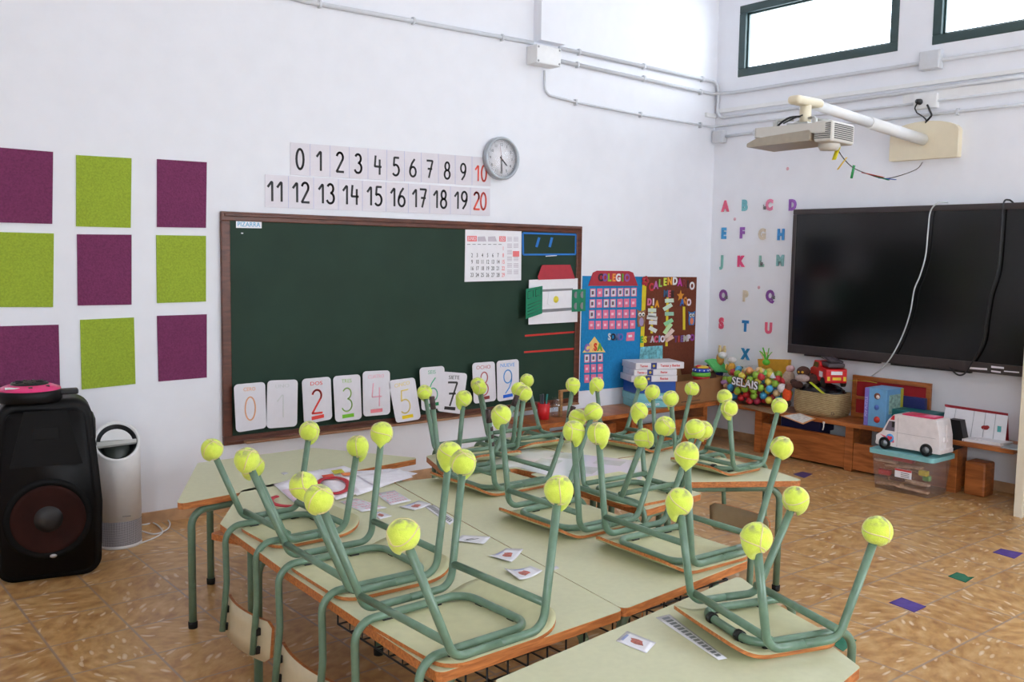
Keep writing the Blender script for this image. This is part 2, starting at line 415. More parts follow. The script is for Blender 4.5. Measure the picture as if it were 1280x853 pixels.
struct('wall_back', mb, M_wall)
def window(n, W, H, M):
    """frame in local wall coordinates centred at origin, z out of wall"""
    t = .055; fr = MB()
    for s in (-1, 1):
        fr.box((0, s*(H/2-t/2), 0), (W, t, .05), M, .004); fr.box((s*(W/2-t/2), 0, 0), (t, H-2*t, .05), M, .004)
        fr.box((0, s*(H/2-t-.006), -.012), (W-2*t, .012, .02), M); fr.box((s*(W/2-t-.006), 0, -.012), (.012, H-2*t, .02), M)
    f = obj('window_%d' % n, fr, M_wf); f['kind'] = 'structure'
    obj('pane', MB().box((0, 0, -.012), (W-2*t-.001, H-2*t-.001, .004), M), M_glass, f)
for i, (a, b) in enumerate(WINS): window(i+1, b-a, WZ1-WZ0, MR((a+b)/2, (WZ0+WZ1)/2, -.02))
for i, (a, b) in enumerate(BACK_FILL_WINS):
    window(len(WINS)+1+i, b-a, 1.4, Matrix(((-1, 0, 0, (a+b)/2), (0, 0, 1, YB-.02), (0, 1, 0, 1.75), (0, 0, 0, 1))))  # unseen windows, added to hold the frontal fill lamps
window(len(WINS)+3, REAR_FILL_WIN[1]-REAR_FILL_WIN[0], 1.4, Matrix(((0, 0, 1, XB-.02), (1, 0, 0, sum(REAR_FILL_WIN)/2), (0, 1, 0, 1.75), (0, 0, 0, 1))))  # unseen window, added for the left rear fill lamp
M_base = mat('speckled skirting tile', (190, 150, 112), .45, var=.22, scale=14)
struct('baseboard_left', MB().box(((XB+XR)/2, YL-.006, .029), (XR-XB, .012, .058)), M_base)
struct('baseboard_right', MB().box((XR-.006, (YB+YL)/2, .029), (.012, YL-YB-.03, .058)), M_base)
# boxed-in column that comes down to the junction box
mb = MB(); a, z = pl(667, 52); b_, _ = pl(698, 52)
mb.box(((a+b_)/2, YL-.035, (z+ZC)/2), (b_-a, .07, ZC-z)); struct('trim_1', mb, M_wall)

# ------------------------------------------------------------------ conduits and boxes
def conduit(px, wall, label, r=.0125, off=.016, clips=(), extra=None, name='cable_conduit'):
    f, M = (pl, L0) if wall == 'L' else (pr, R0)
    P = [M @ Vector((*f(x, y, off), off)) for x, y in px]
    if extra: P += [Vector(e) for e in extra]
    root = thing(name, P[0], label, 'conduit')
    obj('pipe', MB().tube(P, r, 10, .05), M_pipe, root)
    for x, y in clips:
        c = M @ Vector((*f(x, y, off), off)); 
        cb = MB(); Mx = T3(*c) @ M.to_3x3().to_4x4()
        cb.box((0, 0, -.005), (.014, .040, .010+off*.9), Mx, .002); cb.box((0, 0, r), (.014, .026, .004), Mx)
        obj('clip', cb, M_pipe, root)
    return root
conduit([(340, -9), (383, 2), (666, 53.5)], 'L', 'long thin conduit sloping past the top edge left of the junction box', clips=[(400, 5), (517, 26), (628, 47)])
def RP(px, py, off=.016): 
    y, z = pr(px, py, off); return (XR-off, -y, z)
XI = XR-.016
conduit([(699, 60), (878, 99)], 'L', 'upper pipe right of the junction box, turning down in the corner', clips=[(724, 65), (805, 83), (878, 99)],
        extra=[(XI-.03, YL-.016, pl(886, 101, .016)[1]), (XI, YL-.03, pl(889, 108, .016)[1]), RP(897, 140), RP(901, 147.5), RP(960, 139.5), RP(1160, 112), RP(1300, 92)])
conduit([(699, 76), (878, 115)], 'L', 'second pipe from the junction box, bending round the corner below the windows', clips=[(722, 81), (805, 98), (876, 115)],
        extra=[(XI-.04, YL-.016, pl(885, 116.5, .016)[1]), (XI, YL-.04, pr(901, 116.5, .016)[1]), RP(919, 115.5), RP(1010, 101), RP(1120, 84), RP(1300, 56)])
conduit([(680.5, 88), (681, 112), (686, 119), (720, 128), (800, 143.5), (876, 156.5)], 'L', 'thin pipe dropping from under the junction box and running to the corner', r=.008, clips=[(720, 128), (801, 143.5), (876, 156.5)],
        extra=[(XI-.04, YL-.016, pl(884, 158, .016)[1]), (XI, YL-.04, pr(902, 157.5, .016)[1]), RP(921, 155), RP(1100, 135), RP(1300, 110)])
conduit([(903, 171), (943, 166), (1080, 152), (1220, 137), (1300, 128)], 'R', 'lowest pipe on the television wall, starting at the corner box', clips=[(943, 166), (1197, 139.5)], r=.010)
# surface trunking (double cable tray) between the pipes
mb = MB()
wallplate([(899, 137), (1300, 83), (1300, 88), (899, 142)], 'R', 0, .018, mb); wallplate([(881, 141), (893, 143), (893, 148), (881, 146)], 'L', 0, .02, mb)
wallplate([(1130, 118), (1300, 98), (1300, 109), (1130, 130)], 'R', 0, .014, mb)
single('cable_trunking', mb, M_pvc, 'white flat cable trunking between the pipes on the television wall', 'trunking')
root = thing('junction_box', (*[(pl(683, 70)[0])], YL, pl(683, 70)[1]), 'grey square junction box at the foot of the boxed column on the blackboard wall', 'junction box')
a, zt = pl(670, 55, .09); b_, zb = pl(700, 84, .09); a -= .0
obj('case', MB().box(((a+b_)/2, YL-.05, (zt+zb)/2), (b_-a, .1, zt-zb), bev=.006), M_pvc, root)
mb = MB()
for dx in (-1, 1):
    for dz in (-1, 1): mb.lathe([(0, .001), (.007, .001), (.007, 0)], ML((a+b_)/2+dx*((b_-a)/2-.014), (zt+zb)/2+dz*((zt-zb)/2-.014), .1), 10)
obj('screw', mb, mat('grey screw', (150, 150, 150), .4), root)
def boxy(px, wall, d, name, label, m=M_pipe, cat='junction box'):
    mb = MB(); f = (pl if wall == 'L' else pr); P = [f(x, y, d) for x, y in px]; xs = [p[0] for p in P]; zs = [p[1] for p in P]
    M = L0 if wall == 'L' else R0
    mb.box(((min(xs)+max(xs))/2, (min(zs)+max(zs))/2, d/2), (max(xs)-min(xs), max(zs)-min(zs), d), M, .005)
    mb.box(((min(xs)+max(xs))/2, (min(zs)+max(zs))/2, d), ((max(xs)-min(xs))*.9, (max(zs)-min(zs))*.9, .006), M, .002)
    return single(name, mb, m, label, cat)
boxy([(1149, 65), (1174, 85)], 'R', .05, 'junction_box', 'small grey square junction box on the top pipe, below the right window')
boxy([(890, 164), (903, 178)], 'R', .05, 'junction_box', 'small grey junction box low in the room corner at the start of the lowest pipe')
# power socket with plugs and cable
root = thing('wall_socket', (XR, -pr(1157, 130)[0], pr(1157, 130)[1]), 'white double wall socket above the cream projector mount, black plugs in it', 'socket')
P = [pr(1142, 119, .04), pr(1170, 134, .04)]; mb = MB()
mb.box(((P[0][0]+P[1][0])/2, (P[0][1]+P[1][1])/2, .02), (P[1][0]-P[0][0], P[0][1]-P[1][1], .04), R0, .004); obj('face_plate', mb, M_pvc, root)
mb = MB(); q = pr(1148, 127, .06); mb.lathe([(0, .035), (.014, .03), (.018, 0), (.018, -.015)], R0 @ T3(q[0], q[1], .045), 14); obj('plug', mb, M_black, root)
mb = MB()
mb.tube([R0 @ Vector((*pr(x, y, .05), .05)) for x, y in [(1147, 129), (1143, 135), (1146, 141), (1154, 146), (1158, 150), (1157, 154)]], .004, 6, .02)
mb.tube([R0 @ Vector((*pr(x, y, .05), .05)) for x, y in [(1159, 131), (1163, 140), (1165, 144), (1158, 152)]], .006, 6, .02); obj('cable', mb, M_black, root)

# ------------------------------------------------------------------ felt squares
sq = [[(-8, 184), (66, 190), (65, 280), (-8, 278)], [(95, 194), (164, 198), (163, 285), (95, 283)], [(196, 199), (258, 203), (257, 285), (196, 284)],
      [(-8, 290), (67, 292), (66, 384), (-8, 384)], [(96, 293), (164, 293.5), (164, 381), (97, 382)], [(195, 294), (257, 295), (257, 377), (196, 379)],
      [(-3, 408), (73, 406), (75, 496), (0, 500)], [(100, 400), (167, 397), (169, 480), (102, 487)], [(196, 395), (258, 393), (258, 472), (198, 477)]]
nm = ['top row, at the left picture edge', 'top row, middle', 'top row, nearest the number strips', 'middle row, at the left picture edge', 'centre of the nine squares', 'middle row, nearest the blackboard', 'bottom row, behind the pink topped speaker', 'bottom row, above the air purifier', 'bottom row, nearest the blackboard']
for i, q in enumerate(sq):
    col_ = 'purple' if i % 2 == 0 else 'lime green'
    single('felt_square', wallplate(q, 'L', 0, .006), M_purple if i % 2 == 0 else M_lime, '%s felt square on the wall, %s' % (col_, nm[i]), 'felt square', 'felt squares left of the blackboard')

# ------------------------------------------------------------------ blackboard
tl, br = pl(277, 264, .03), pl(728, 500, .03); bx0, bx1, bz1 = tl[0], pl(729, 282, .03)[0], tl[1]; bz0 = pl(500, 532, .03)[1]
root = thing('blackboard', ((bx0+bx1)/2, YL, bz0), 'large green blackboard in a brown wooden frame under the number strips', 'blackboard')
t = .046
fr = MB(); Mw = L0
for z, h in ((bz1-t/2, t), (bz0+t/2, t)):
    fr.box(((bx0+bx1)/2, z, .013), (bx1-bx0, h, .022), Mw, .004)
for x in (bx0+t/2, bx1-t/2): fr.box((x, (bz0+bz1)/2, .013), (t, bz1-bz0-2*t+.002, .022), Mw, .004)
for z in (bz1-t*.35, bz0+t*.35): fr.box(((bx0+bx1)/2, z, .025), (bx1-bx0-.03, t*.35, .010), Mw, .004)
obj('frame', fr, M_bframe, root)
obj('writing_surface', MB().box(((bx0+bx1)/2, (bz0+bz1)/2, .008), (bx1-bx0-2*t+.01, bz1-bz0-2*t+.01, .016), Mw), M_board, root)
mb = MB(); mb.box(((bx0+bx1)/2+.03, bz0+.012, .05), (bx1-bx0-.14, .012, .045), Mw, .003)
obj('chalk_ledge', mb, wood('pale worn wood', (120, 72, 46), (170, 130, 96), 6, .5), root)
SO = .0165   # just in front of the writing surface
mb = wallplate([(295, 276), (327, 277), (327, 285.5), (295, 285)], 'L', SO, .001)
root = thing('word_label', (pl(311, 281)[0], YL-SO, pl(311, 285)[1]), 'small white word label reading PIZARRA in the top left corner of the blackboard', 'label')
obj('paper', mb, M_card, root)
obj('word', glyph_on(MB(), 'PIZARRA', 311, 281, 6, 'L', SO+.001, wpx=29), mat('blue lettering', (70, 160, 200), .6), root)
# chalk specks
mk = MB(); wallplate([(301, 291), (304, 291), (304, 292.3), (302, 292.6)], 'L', SO, .0006, mk)
single('chalk_mark', mk, M_paper, 'tiny white chalk mark below the PIZARRA label', 'chalk mark')
single('chalk_mark', wallplate([(682, 320), (696, 319), (696, 320), (682, 321)], 'L', SO, .0006), M_paper, 'short thin chalk line under the blue tape rectangle', 'chalk mark')

# number strips
M_strip = mat('laminated number strip', (222, 216, 222), .14, var=.015, coat=.3)
M_redink = mat('red ink', (232, 84, 66), .6)
def strip(cors, nums, ys_, xs_, hpx, label):
    r = thing('number_strip', (pl(*cors[3])[0], YL, pl(*cors[3])[1]), label, 'number strip')
    obj('paper', wallplate(cors, 'L', 0.001, .002), M_strip, r)
    n = len(nums); x0, x1 = cors[0][0], cors[1][0]
    mb = MB()
    for k in range(1, n):
        x = (xs_[k-1]+xs_[k])/2; f = (x-x0)/(x1-x0); ya = cors[0][1]+(cors[1][1]-cors[0][1])*f; yb = cors[3][1]+(cors[2][1]-cors[3][1])*f
        obj('rule_line', wallplate([(x-.25, ya), (x+.25, ya), (x+.25, yb), (x-.25, yb)], 'L', .003, .0003), mat('pale blue rule', (176, 180, 214), .6), r)
    for k, t_ in enumerate(nums):
        g = digits_on(t_, xs_[k], ys_(xs_[k]), hpx(k), 'L', .0034, .12, .82)
        obj('numeral', g, M_redink if t_ in ('10', '20') else M_ink, r)
    return r
strip([(363, 178), (613, 197.5), (613, 233), (363, 218.5)], [str(i) for i in range(11)], lambda x: 199+(x-375)*.078, [375, 400, 425, 448, 472, 495, 516, 537, 559, 579, 601],
      lambda k: 25-k*.55, 'upper laminated number strip, 0 to 9 in black and 10 in red, beside the clock')
strip([(331, 218), (612, 236), (612, 270), (331, 259)], [str(i) for i in range(11, 21)], lambda x: 239+(x-345)*.049, [345, 376, 408, 438, 468, 497, 524, 550, 576, 600],
      lambda k: 25-k*.45, 'lower laminated number strip, 11 to 20, the last in red, just above the blackboard')

# clock
cxp, czp = pl(629, 198, .04)
root = thing('wall_clock', (cxp, YL, czp), 'round grey rimmed wall clock with white face beside the number ten', 'clock')
rc = abs(pl(650, 198, .04)[0]-pl(608, 198, .04)[0])/2
Mc = ML(cxp, czp, 0)
obj('rim', MB().lathe([(rc*.9, 0), (rc, .006), (rc, .034), (rc*.97, .042), (rc*.90, .043), (rc*.86, .036), (rc*.85, .022), (rc*.85, .018)], Mc, 48), mat('silver grey plastic', (176, 182, 188), .3, .3), root)
obj('dial', MB().lathe([(0, .020), (rc*.87, .020), (rc*.87, .010)], Mc, 48), M_paper, root)
mb = MB()
for k in range(1, 13):
    an = PI/2-k*PI/6
    mb.text(str(k), .024, Mc @ T3(math.cos(an)*rc*.64, math.sin(an)*rc*.64, .021), .0003)
for k in range(60):
    an = k*PI/30; l_ = .008 if k % 5 == 0 else .004
    mb.box((rc*.80, 0, .0212), (l_, .0015 if k % 5 else .0025, .0006), Mc @ Matrix.Rotation(an, 4, 'Z'))
obj('dial_numerals', mb, mat('grey print', (120, 122, 126), .6), root)
def hand(an, l_, w_, z, back=.2): return MB().prism([(-w_/2, -l_*back), (w_/2, -l_*back), (w_/2, l_*.8), (0, l_), (-w_/2, l_*.8)], z, z+.001, Mc @ Matrix.Rotation(-an, 4, 'Z'))
obj('hour_hand', hand(R(133), rc*.5, .008, .0225), M_ink, root); obj('minute_hand', hand(R(177), rc*.72, .006, .0238), M_ink, root)
obj('second_hand', hand(R(350), rc*.6, .0018, .025, .1), mat('faded red hand', (196, 150, 150), .6), root)
obj('cover_glass', MB().lathe([(0, .034), (rc*.86, .034), (rc*.86, .0335), (0, .0335)], Mc, 48), glass_mat('clock glass', (1, 1, 1, 1), .06, .25), root)

# ------------------------------------------------------------------ calendar and things stuck on the blackboard
root = thing('wall_calendar', (pl(616, 350)[0], YL-SO, pl(616, 352)[1]), 'white June 2025 wall calendar taped to the blackboard', 'calendar')
obj('sheet', wallplate([(581.5, 287), (651.5, 288.5), (651, 350.5), (580.5, 352.5)], 'L', SO, .003), M_paper, root)
o2 = SO+.003
mb = MB(); wallplate([(584, 295), (596, 295), (596, 302), (584, 302)], 'L', o2, .0004, mb); wallplate([(624, 295.4), (632, 295.6), (632, 302.3), (624, 302)], 'L', o2, .0004, mb)
wallplate([(641, 314), (649, 314), (649, 321), (641, 321)], 'L', o2, .0004, mb)
obj('red_blocks', mb, mat('calendar red', (232, 118, 120), .6), root)
mb = MB(); glyph_on(mb, 'JUNIO', 590, 298.5, 4.5, 'L', o2+.0004, .0002, 0, wpx=10.5); glyph_on(mb, '2025', 628, 299, 4.5, 'L', o2+.0004, .0002, 0, wpx=7)
obj('heading', mb, M_paper, root)
mb = MB(); mr = MB(); gl = MB()
for r_, days in enumerate([[None]*6+[1], [2, 3, 4, 5, 6, 7, 8], [9, 10, 11, 12, 13, 14, 15], [16, 17, 18, 19, 20, 21, 22], [23, 24, 25, 26, 27, 28, 29]]):
    for c_, d_ in enumerate(days):
        if d_ is None: continue
        x = 590+c_*6.5; y = 311+r_*8.2+(.3 if r_ else 0)
        obj('date', glyph_on(MB(), str(d_), x, y, 5, 'L', o2, .0002, .0003, .7), mat('calendar red', (232, 118, 120)) if c_ == 6 else M_ink, root)
for x, y in [(590, 347.5)]: pass
for k in range(7): wallplate([(584+k*6.5, 305.4), (588+k*6.5, 305.4), (588+k*6.5, 306), (584+k*6.5, 306)], 'L', o2, .0002, mb)
obj('weekday_line', mb, M_ink, root)
for k in range(12):
    x = 637+(k % 2)*8; y = 299+(k//2)*8.2
    if k == 5: continue
    for q_ in range(4): wallplate([(x-3, y-2.5+q_*1.5), (x+3, y-2.5+q_*1.5), (x+3, y-1.8+q_*1.5), (x-3, y-1.8+q_*1.5)], 'L', o2, .0002, gl)
for xx in (597, 610): wallplate([(xx, 296), (xx+9, 295.5), (xx+11, 302), (xx, 302)], 'L', o2, .0002, gl)
obj('small_months', gl, mat('faint grey print', (196, 186, 196), .6), root)
# blue tape rectangle with two strokes
mb = MB()
A, B, C_, D = (653.5, 291.5), (720, 293.5), (719.5, 318), (654, 318.5)
def strokeL(mb, p, q, wpx, off, th=.0006, wall='L'):
    v = Vector((q[0]-p[0], q[1]-p[1])); n = Vector((-v.y, v.x)).normalized()*wpx/2
    return wallplate([(p[0]+n.x, p[1]+n.y), (q[0]+n.x, q[1]+n.y), (q[0]-n.x, q[1]-n.y), (p[0]-n.x, p[1]-n.y)], wall, off, th, mb)
for p, q in ((A, B), (B, C_), (C_, D), (D, A)): strokeL(mb, p, q, 2.2, SO)
strokeL(mb, (674, 297), (670.5, 309), 3, SO); strokeL(mb, (690, 297), (687, 309), 3, SO)
single('tape_rectangle', mb, M_blueT, 'blue tape rectangle with two slanted strokes on the blackboard, right of the calendar', 'tape')
for a_, b_, t_ in (((656, 420), (720, 415), 'upper red tape line on the blackboard below the paper house'), ((655, 440.5), (719, 436), 'lower red tape line on the blackboard below the paper house')):
    single('tape_line', strokeL(MB(), a_, b_, 2.3, SO), M_rope, t_, 'tape', 'red tape lines on the blackboard')
# paper house
root = thing('paper_house', (pl(690, 400)[0], YL-SO, pl(690, 405)[1]), 'paper house with red roof and open green shutters on the blackboard', 'paper house')
ho = .037
obj('wall_sheet', wallplate([(661, 350), (722, 348), (721.5, 402.5), (660.5, 406)], 'L', ho, .002), M_paper, root)
obj('roof', wallplate([(677.5, 331.5), (712.5, 331), (718.5, 348.5), (673, 350), (672, 346)], 'L', ho+.002, .003), M_red, root)
mb = MB(); wallplate([(677, 362), (716, 360.5), (716, 363), (677, 365)], 'L', ho+.002, .001, mb); wallplate([(677, 387), (716, 384.5), (716, 388), (677, 391)], 'L', ho+.002, .001, mb)
obj('window_band', mb, mat('grey card', (130, 130, 134), .7), root)
def shutter(px, lift, lines):
    b4 = [pl(*px[k], ho+(.004 if k in lift else .045)) for k in range(4)]
    mb = MB(); V = [Vector((b4[k][0], YL-(ho+(.004 if k in lift else .045)), b4[k][1])) for k in range(4)]
    vs = [mb.b.verts.new(v) for v in V]+[mb.b.verts.new(v+Vector((0, -.002, 0))) for v in V]
    for f in ((0, 1, 2, 3), (4, 7, 6, 5), (0, 4, 5, 1), (1, 5, 6, 2), (2, 6, 7, 3), (3, 7, 4, 0)): mb.b.faces.new([vs[k] for k in f])
    s_ = obj('shutter', mb, mat('green card', (24, 128, 92), .7), root)
    def at_(u, v): return V[0]*(1-u)*(1-v)+V[1]*u*(1-v)+V[2]*u*v+V[3]*(1-u)*v+Vector((0, -.003, 0))
    md = MB()
    for (u0, v0, u1, v1) in lines: md.tube([at_(u0, v0), at_(u1, v1)], .0012, 5)
    return s_, md, at_
s_, md, at_ = shutter([(657.5, 361.5), (678, 357.5), (677.5, 392), (657, 399)], (1, 2),
    [(.1, .1, .42, .08), (.1, .34, .42, .32), (.1, .1, .1, .34), (.42, .08, .42, .32), (.56, .08, .9, .06), (.56, .32, .9, .3), (.56, .08, .56, .32), (.9, .06, .9, .3)]+[(.1, .55+.11*k, .88, .5+.11*k) for k in range(4)])
obj('pen_lines', md, M_ink, s_)
s_, md, at_ = shutter([(715, 362), (732, 361.5), (731.5, 389), (714.5, 390)], (0, 3), [])
for u in (.28, .74):
    for v in (.25, .75):
        c = at_(u, v); md.prism([(math.cos(k*PI/8)*.017, math.sin(k*PI/8)*.022) for k in range(16)], 0, .002, Matrix(((1, 0, 0, c.x), (0, 0, -1, c.y), (0, 1, 0, c.z), (0, 0, 0, 1))))
obj('grey_panes', md, mat('grey card', (130, 130, 134)), s_)
obj('note', wallplate([(686, 365), (705, 364.5), (706, 382), (694, 384), (684, 380)], 'L', ho+.004, .002), M_paper, root)
a_, z_ = pl(695, 374.5, ho+.006); obj('sun_disc', MB().lathe([(0, .001), (.022, .001), (.022, 0)], ML(a_, z_, ho+.006), 20), mat('yellow paint', (232, 214, 70), .6), root)

# number cards on the ledge
M_cards = {}
cards = [  # corners tl tr br bl ; digit ; colour ; word ; bar colour
 ([(292, 481), (331, 477.5), (333, 535), (295, 541)], '0', (236, 170, 120), 'CERO', None, 'orange outlined zero, first from the left'),
 ([(334, 476), (372, 474.5), (371, 533), (333, 536)], '1', (206, 208, 208), 'UNO', None, 'pale grey one'),
 ([(377, 474), (413, 471), (415, 524), (380, 531)], '2', (230, 70, 60), 'DOS', (230, 70, 60), 'red two'),
 ([(416, 470.5), (450, 468), (452, 524), (419, 528)], '3', (160, 206, 110), 'TRES', (120, 196, 40), 'light green three'),
 ([(453, 464.5), (487, 463), (487.5, 518), (454, 521)], '4', (240, 180, 196), 'CUATRO', (244, 140, 150), 'pale pink four'),
 ([(485, 476), (518, 472), (526, 524), (495, 529)], '5', (238, 216, 120), 'CINCO', (240, 208, 30), 'yellow five, tilted and shiny'),
 ([(524, 460), (555, 457.5), (557, 509), (527, 514)], '6', (90, 180, 140), 'SEIS', (20, 130, 80), 'green six'),
 ([(553, 464.5), (584, 467), (577, 518), (546, 514)], '7', (50, 50, 52), 'SIETE', (30, 30, 32), 'black seven, leaning behind the six'),
 ([(590, 454), (618, 452), (620, 501), (592, 505)], '8', (196, 110, 110), 'OCHO', (130, 50, 50), 'dull red eight'),
 ([(620.5, 451.5), (648, 449), (648.5, 498), (621.5, 502.5)], '9', (90, 160, 226), 'NUEVE', (30, 100, 210), 'blue nine, last on the right')]
for i, (q, d_, c_, word_, bar, desc) in enumerate(cards):
    off = .062 if d_ != '7' else .055
    f = lambda u, v: (q[0][0]*(1-u)*(1-v)+q[1][0]*u*(1-v)+q[2][0]*u*v+q[3][0]*(1-u)*v, q[0][1]*(1-u)*(1-v)+q[1][1]*u*(1-v)+q[2][1]*u*v+q[3][1]*(1-u)*v)
    poly = rpoly([pl(*c, off) for c in q], .022)
    base = pl(*f(.5, 1), off)
    r = thing('number_card', (base[0], YL-off, base[1]), 'white number card on the blackboard ledge, %s' % desc, 'number card', 'number cards 0 to 9')
    obj('card', MB().prism(poly, off, off+.003, L0), M_card, r)
    mm = mat('card ink '+d_, c_, .6)
    rot = math.atan2(-(q[1][1]-q[0][1]), q[1][0]-q[0][0]) if d_ in '57' else 0
    obj('numeral', digits_on(d_, *f(.5, .54), 29, 'L', off+.0033, .055 if d_ not in '27' else .085, .95, rot), mm, r)
    obj('word', glyph_on(MB(), word_, *f(.5, .13), 4.6, 'L', off+.003, .0003, 0, wpx=13.5 if len(word_) < 5 else 17, rot=rot), mm, r)
    if bar:
        obj('colour_bar', wallplate([f(.28, .86), f(.72, .85), f(.72, .93), f(.28, .94)], 'L', off+.003, .0006), mat('bar '+d_, bar, .5), r)

# ------------------------------------------------------------------ felt boards
M_blueF = mat('blue felt', (24, 128, 184), .95, var=.08, scale=80, bump=.3)
M_brownF = mat('brown felt', (112, 54, 32), .95, var=.12, scale=80, bump=.3)
root = thing('attendance_board', (pl(765, 480)[0], YL, pl(765, 485)[1]), 'blue felt attendance board with red roof reading COLEGIO and a yellow roofed CASA', 'felt board')
obj('felt', wallplate([(728, 345), (803, 346), (801, 482), (724, 489)], 'L', 0, .006), M_blueF, root)
o3 = .006
ro = obj('school_roof', wallplate([(741, 341), (746, 338.5), (786, 339), (791, 341), (797, 357.5), (735, 357.5)], 'L', o3, .004), M_red, root)
LC = [(60, 40, 50), (130, 90, 160), (150, 200, 40), (240, 150, 70), (240, 240, 240), (90, 180, 60), (150, 90, 160)]
def letters(s_, pts, hpx, wall, off, cols, parent, name='letter', fo=.003, sx=.9, depth=.002):
    for k, (ch, _p) in enumerate(zip(s_, pts)):
        if ch == ' ': continue
        c = cols[k % len(cols)]
        obj(name, glyph_on(MB(), ch, *pts[k], hpx, wall, off, depth, fo, sx), mat('letter %d %d %d' % c, c, .6), parent)
letters('COLEGIO', [(750.5+k*5.5, 347.5+k*.05) for k in range(7)], 9, 'L', o3+.004, LC, ro)
M_pocket = mat('pink pocket', (232, 120, 150), .7); M_pic = mat('photo print brown', (110, 84, 90), .5)
used = {(0, 0), (0, 2), (0, 3), (0, 4), (0, 5), (0, 6), (1, 0), (1, 2), (1, 3), (2, 0)}
for r_ in range(4):
    for c_ in range(7):
        x = 741+c_*8.6-(c_ > 4)*.4; y = 366+r_*13.3+(.2*r_)-c_*.15
        x -= r_*.6
        p_ = obj('pocket', wallplate([(x-3.4, y-5), (x+3.2, y-5.2), (x+3.2, y+5.2), (x-3.4, y+5.6)], 'L', o3, .003), M_pocket, root)
        if (r_, c_) in used:
            obj('name_card', wallplate([(x-2.6, y-4), (x+2.6, y-4.2), (x+2.4, y+4.6), (x-2.8, y+4.8)], 'L', o3+.003, .001), M_card, p_)
            obj('picture', wallplate([(x-1.3, y-2), (x+1.3, y-2.2), (x+1.2, y+2.4), (x-1.4, y+2.6)], 'L', o3+.004, .0006), M_pic, p_)
        else:
            obj('print', wallplate([(x-1.5, y-1.2), (x+1.4, y-1.3), (x+1.4, y+1.6), (x-1.5, y+1.8)], 'L', o3+.003, .0006), mat('pale pink print', (246, 200, 214), .6), p_)
letters('SOMOS', [(761.5, 421.5), (766, 421.8), (770.5, 422), (775.5, 421.8), (780, 421.5)][:4], 8, 'L', o3, [(220, 220, 220), (30, 30, 40), (110, 120, 160), (120, 100, 180)], root, fo=.002)
p_ = obj('pocket', wallplate([(783.5, 416), (793, 415), (792.5, 426), (782.5, 426.5)], 'L', o3, .003), M_pocket, root)
obj('print', wallplate([(785.5, 419), (790, 418.7), (790, 421.5), (785.5, 422)], 'L', o3+.003, .0006), M_paper, p_)
ro = obj('house_roof', wallplate([(743, 421), (756.5, 440.5), (728, 441)], 'L', o3, .003), mat('yellow card', (240, 206, 120), .7), root)
letters('CASA', [(733.5, 435.5), (739, 435), (744, 434.5), (749.5, 434.5)], 9, 'L', o3+.003, [(150, 120, 190), (240, 190, 120), (226, 60, 40), (110, 170, 60)], ro)
for r_ in range(4):
    for c_ in range(3):
        x = 733.5+c_*8.3; y = 448.5+r_*12.6-c_*.5
        if y > 485: continue
        p_ = obj('pocket', wallplate([(x-3.2, y-5), (x+3, y-5.2), (x+3, y+4.8), (x-3.2, y+5.2)], 'L', o3, .003), M_pocket, root)
        if r_ == 0:
            obj('name_card', wallplate([(x-2.4, y-4.6), (x+2.6, y-4.8), (x+2.4, y+3.6), (x-2.6, y+4)], 'L', o3+.003, .001), M_card, p_)
            obj('picture', wallplate([(x-1.2, y-2.6), (x+1.3, y-2.7), (x+1.2, y+1.8), (x-1.4, y+2)], 'L', o3+.004, .0006), M_pic, p_)
        else:
            obj('print', wallplate([(x-1.4, y-1.2), (x+1.3, y-1.3), (x+1.3, y+1.6), (x-1.4, y+1.8)], 'L', o3+.003, .0006), mat('pale pink print', (246, 200, 214)), p_)
root = thing('calendar_board', (pl(835, 480)[0], YL, pl(835, 485)[1]), 'brown felt weather and date board reading CALENDARIO, next to the blue board', 'felt board')
obj('felt', wallplate([(804, 346), (870, 346.5), (866, 478), (800, 480)], 'L', 0.0, .008), M_brownF, root)
o4 = .008
obj('yellow_strip', wallplate([(803, 352), (808, 352), (804.5, 434), (800, 434)], 'L', o4, .002), mat('yellow tape', (226, 204, 40), .6), root)
CC = [(200, 50, 60), (200, 110, 180), (150, 200, 90), (220, 230, 80), (240, 170, 60), (240, 240, 240), (190, 60, 160), (130, 40, 50), (50, 40, 45), (235, 235, 235)]
letters('CALENDARIO', [(813.8, 359.5), (819.6, 357), (825, 354.5), (831, 353), (837, 352), (843.5, 352), (849.5, 353.5), (855, 354.5), (859.6, 356), (864.8, 358)], 9, 'L', o4, CC, root)
letters('MES', [(832, 367.5), (836.3, 367.8), (840.5, 368)], 8, 'L', o4, [(60, 100, 140), (200, 90, 110), (60, 40, 40)], root)
letters('DIA', [(811.5, 378), (816.5, 378), (821, 380.5)], 8, 'L', o4, [(220, 120, 160), (230, 220, 220), (230, 160, 40)], root)
letters('AÑO', [(852.5, 378.5), (856.3, 378.5), (860.8, 378.5)], 8, 'L', o4, [(60, 110, 190), (220, 140, 60), (240, 220, 230)], root)
letters('ESTACION', [(801.8, 425), (806.5, 425), (811, 424.8), (815.3, 424.6), (819.8, 424.6), (824, 424.3), (828, 424.3)][:7], 7.5, 'L', o4, [(60, 170, 90), (240, 220, 60), (130, 80, 60), (200, 190, 200), (220, 90, 130), (120, 170, 210), (240, 230, 240)], root)
letters('TIEMPO', [(844.5, 424.5), (848.3, 424.3), (852, 424), (856.5, 423.6), (860.8, 423), (865, 422.5)], 7.5, 'L', o4, [(110, 60, 110), (200, 60, 60), (120, 90, 150), (200, 200, 190), (230, 220, 230), (150, 60, 150)], root)
mb = MB()
for (x0, y0, x1, y1) in ((815, 383, 814.5, 417), (834.5, 372, 833, 433), (855, 383.5, 855, 412.5)): strokeL(mb, (x0, y0), (x1, y1), 3, o4)
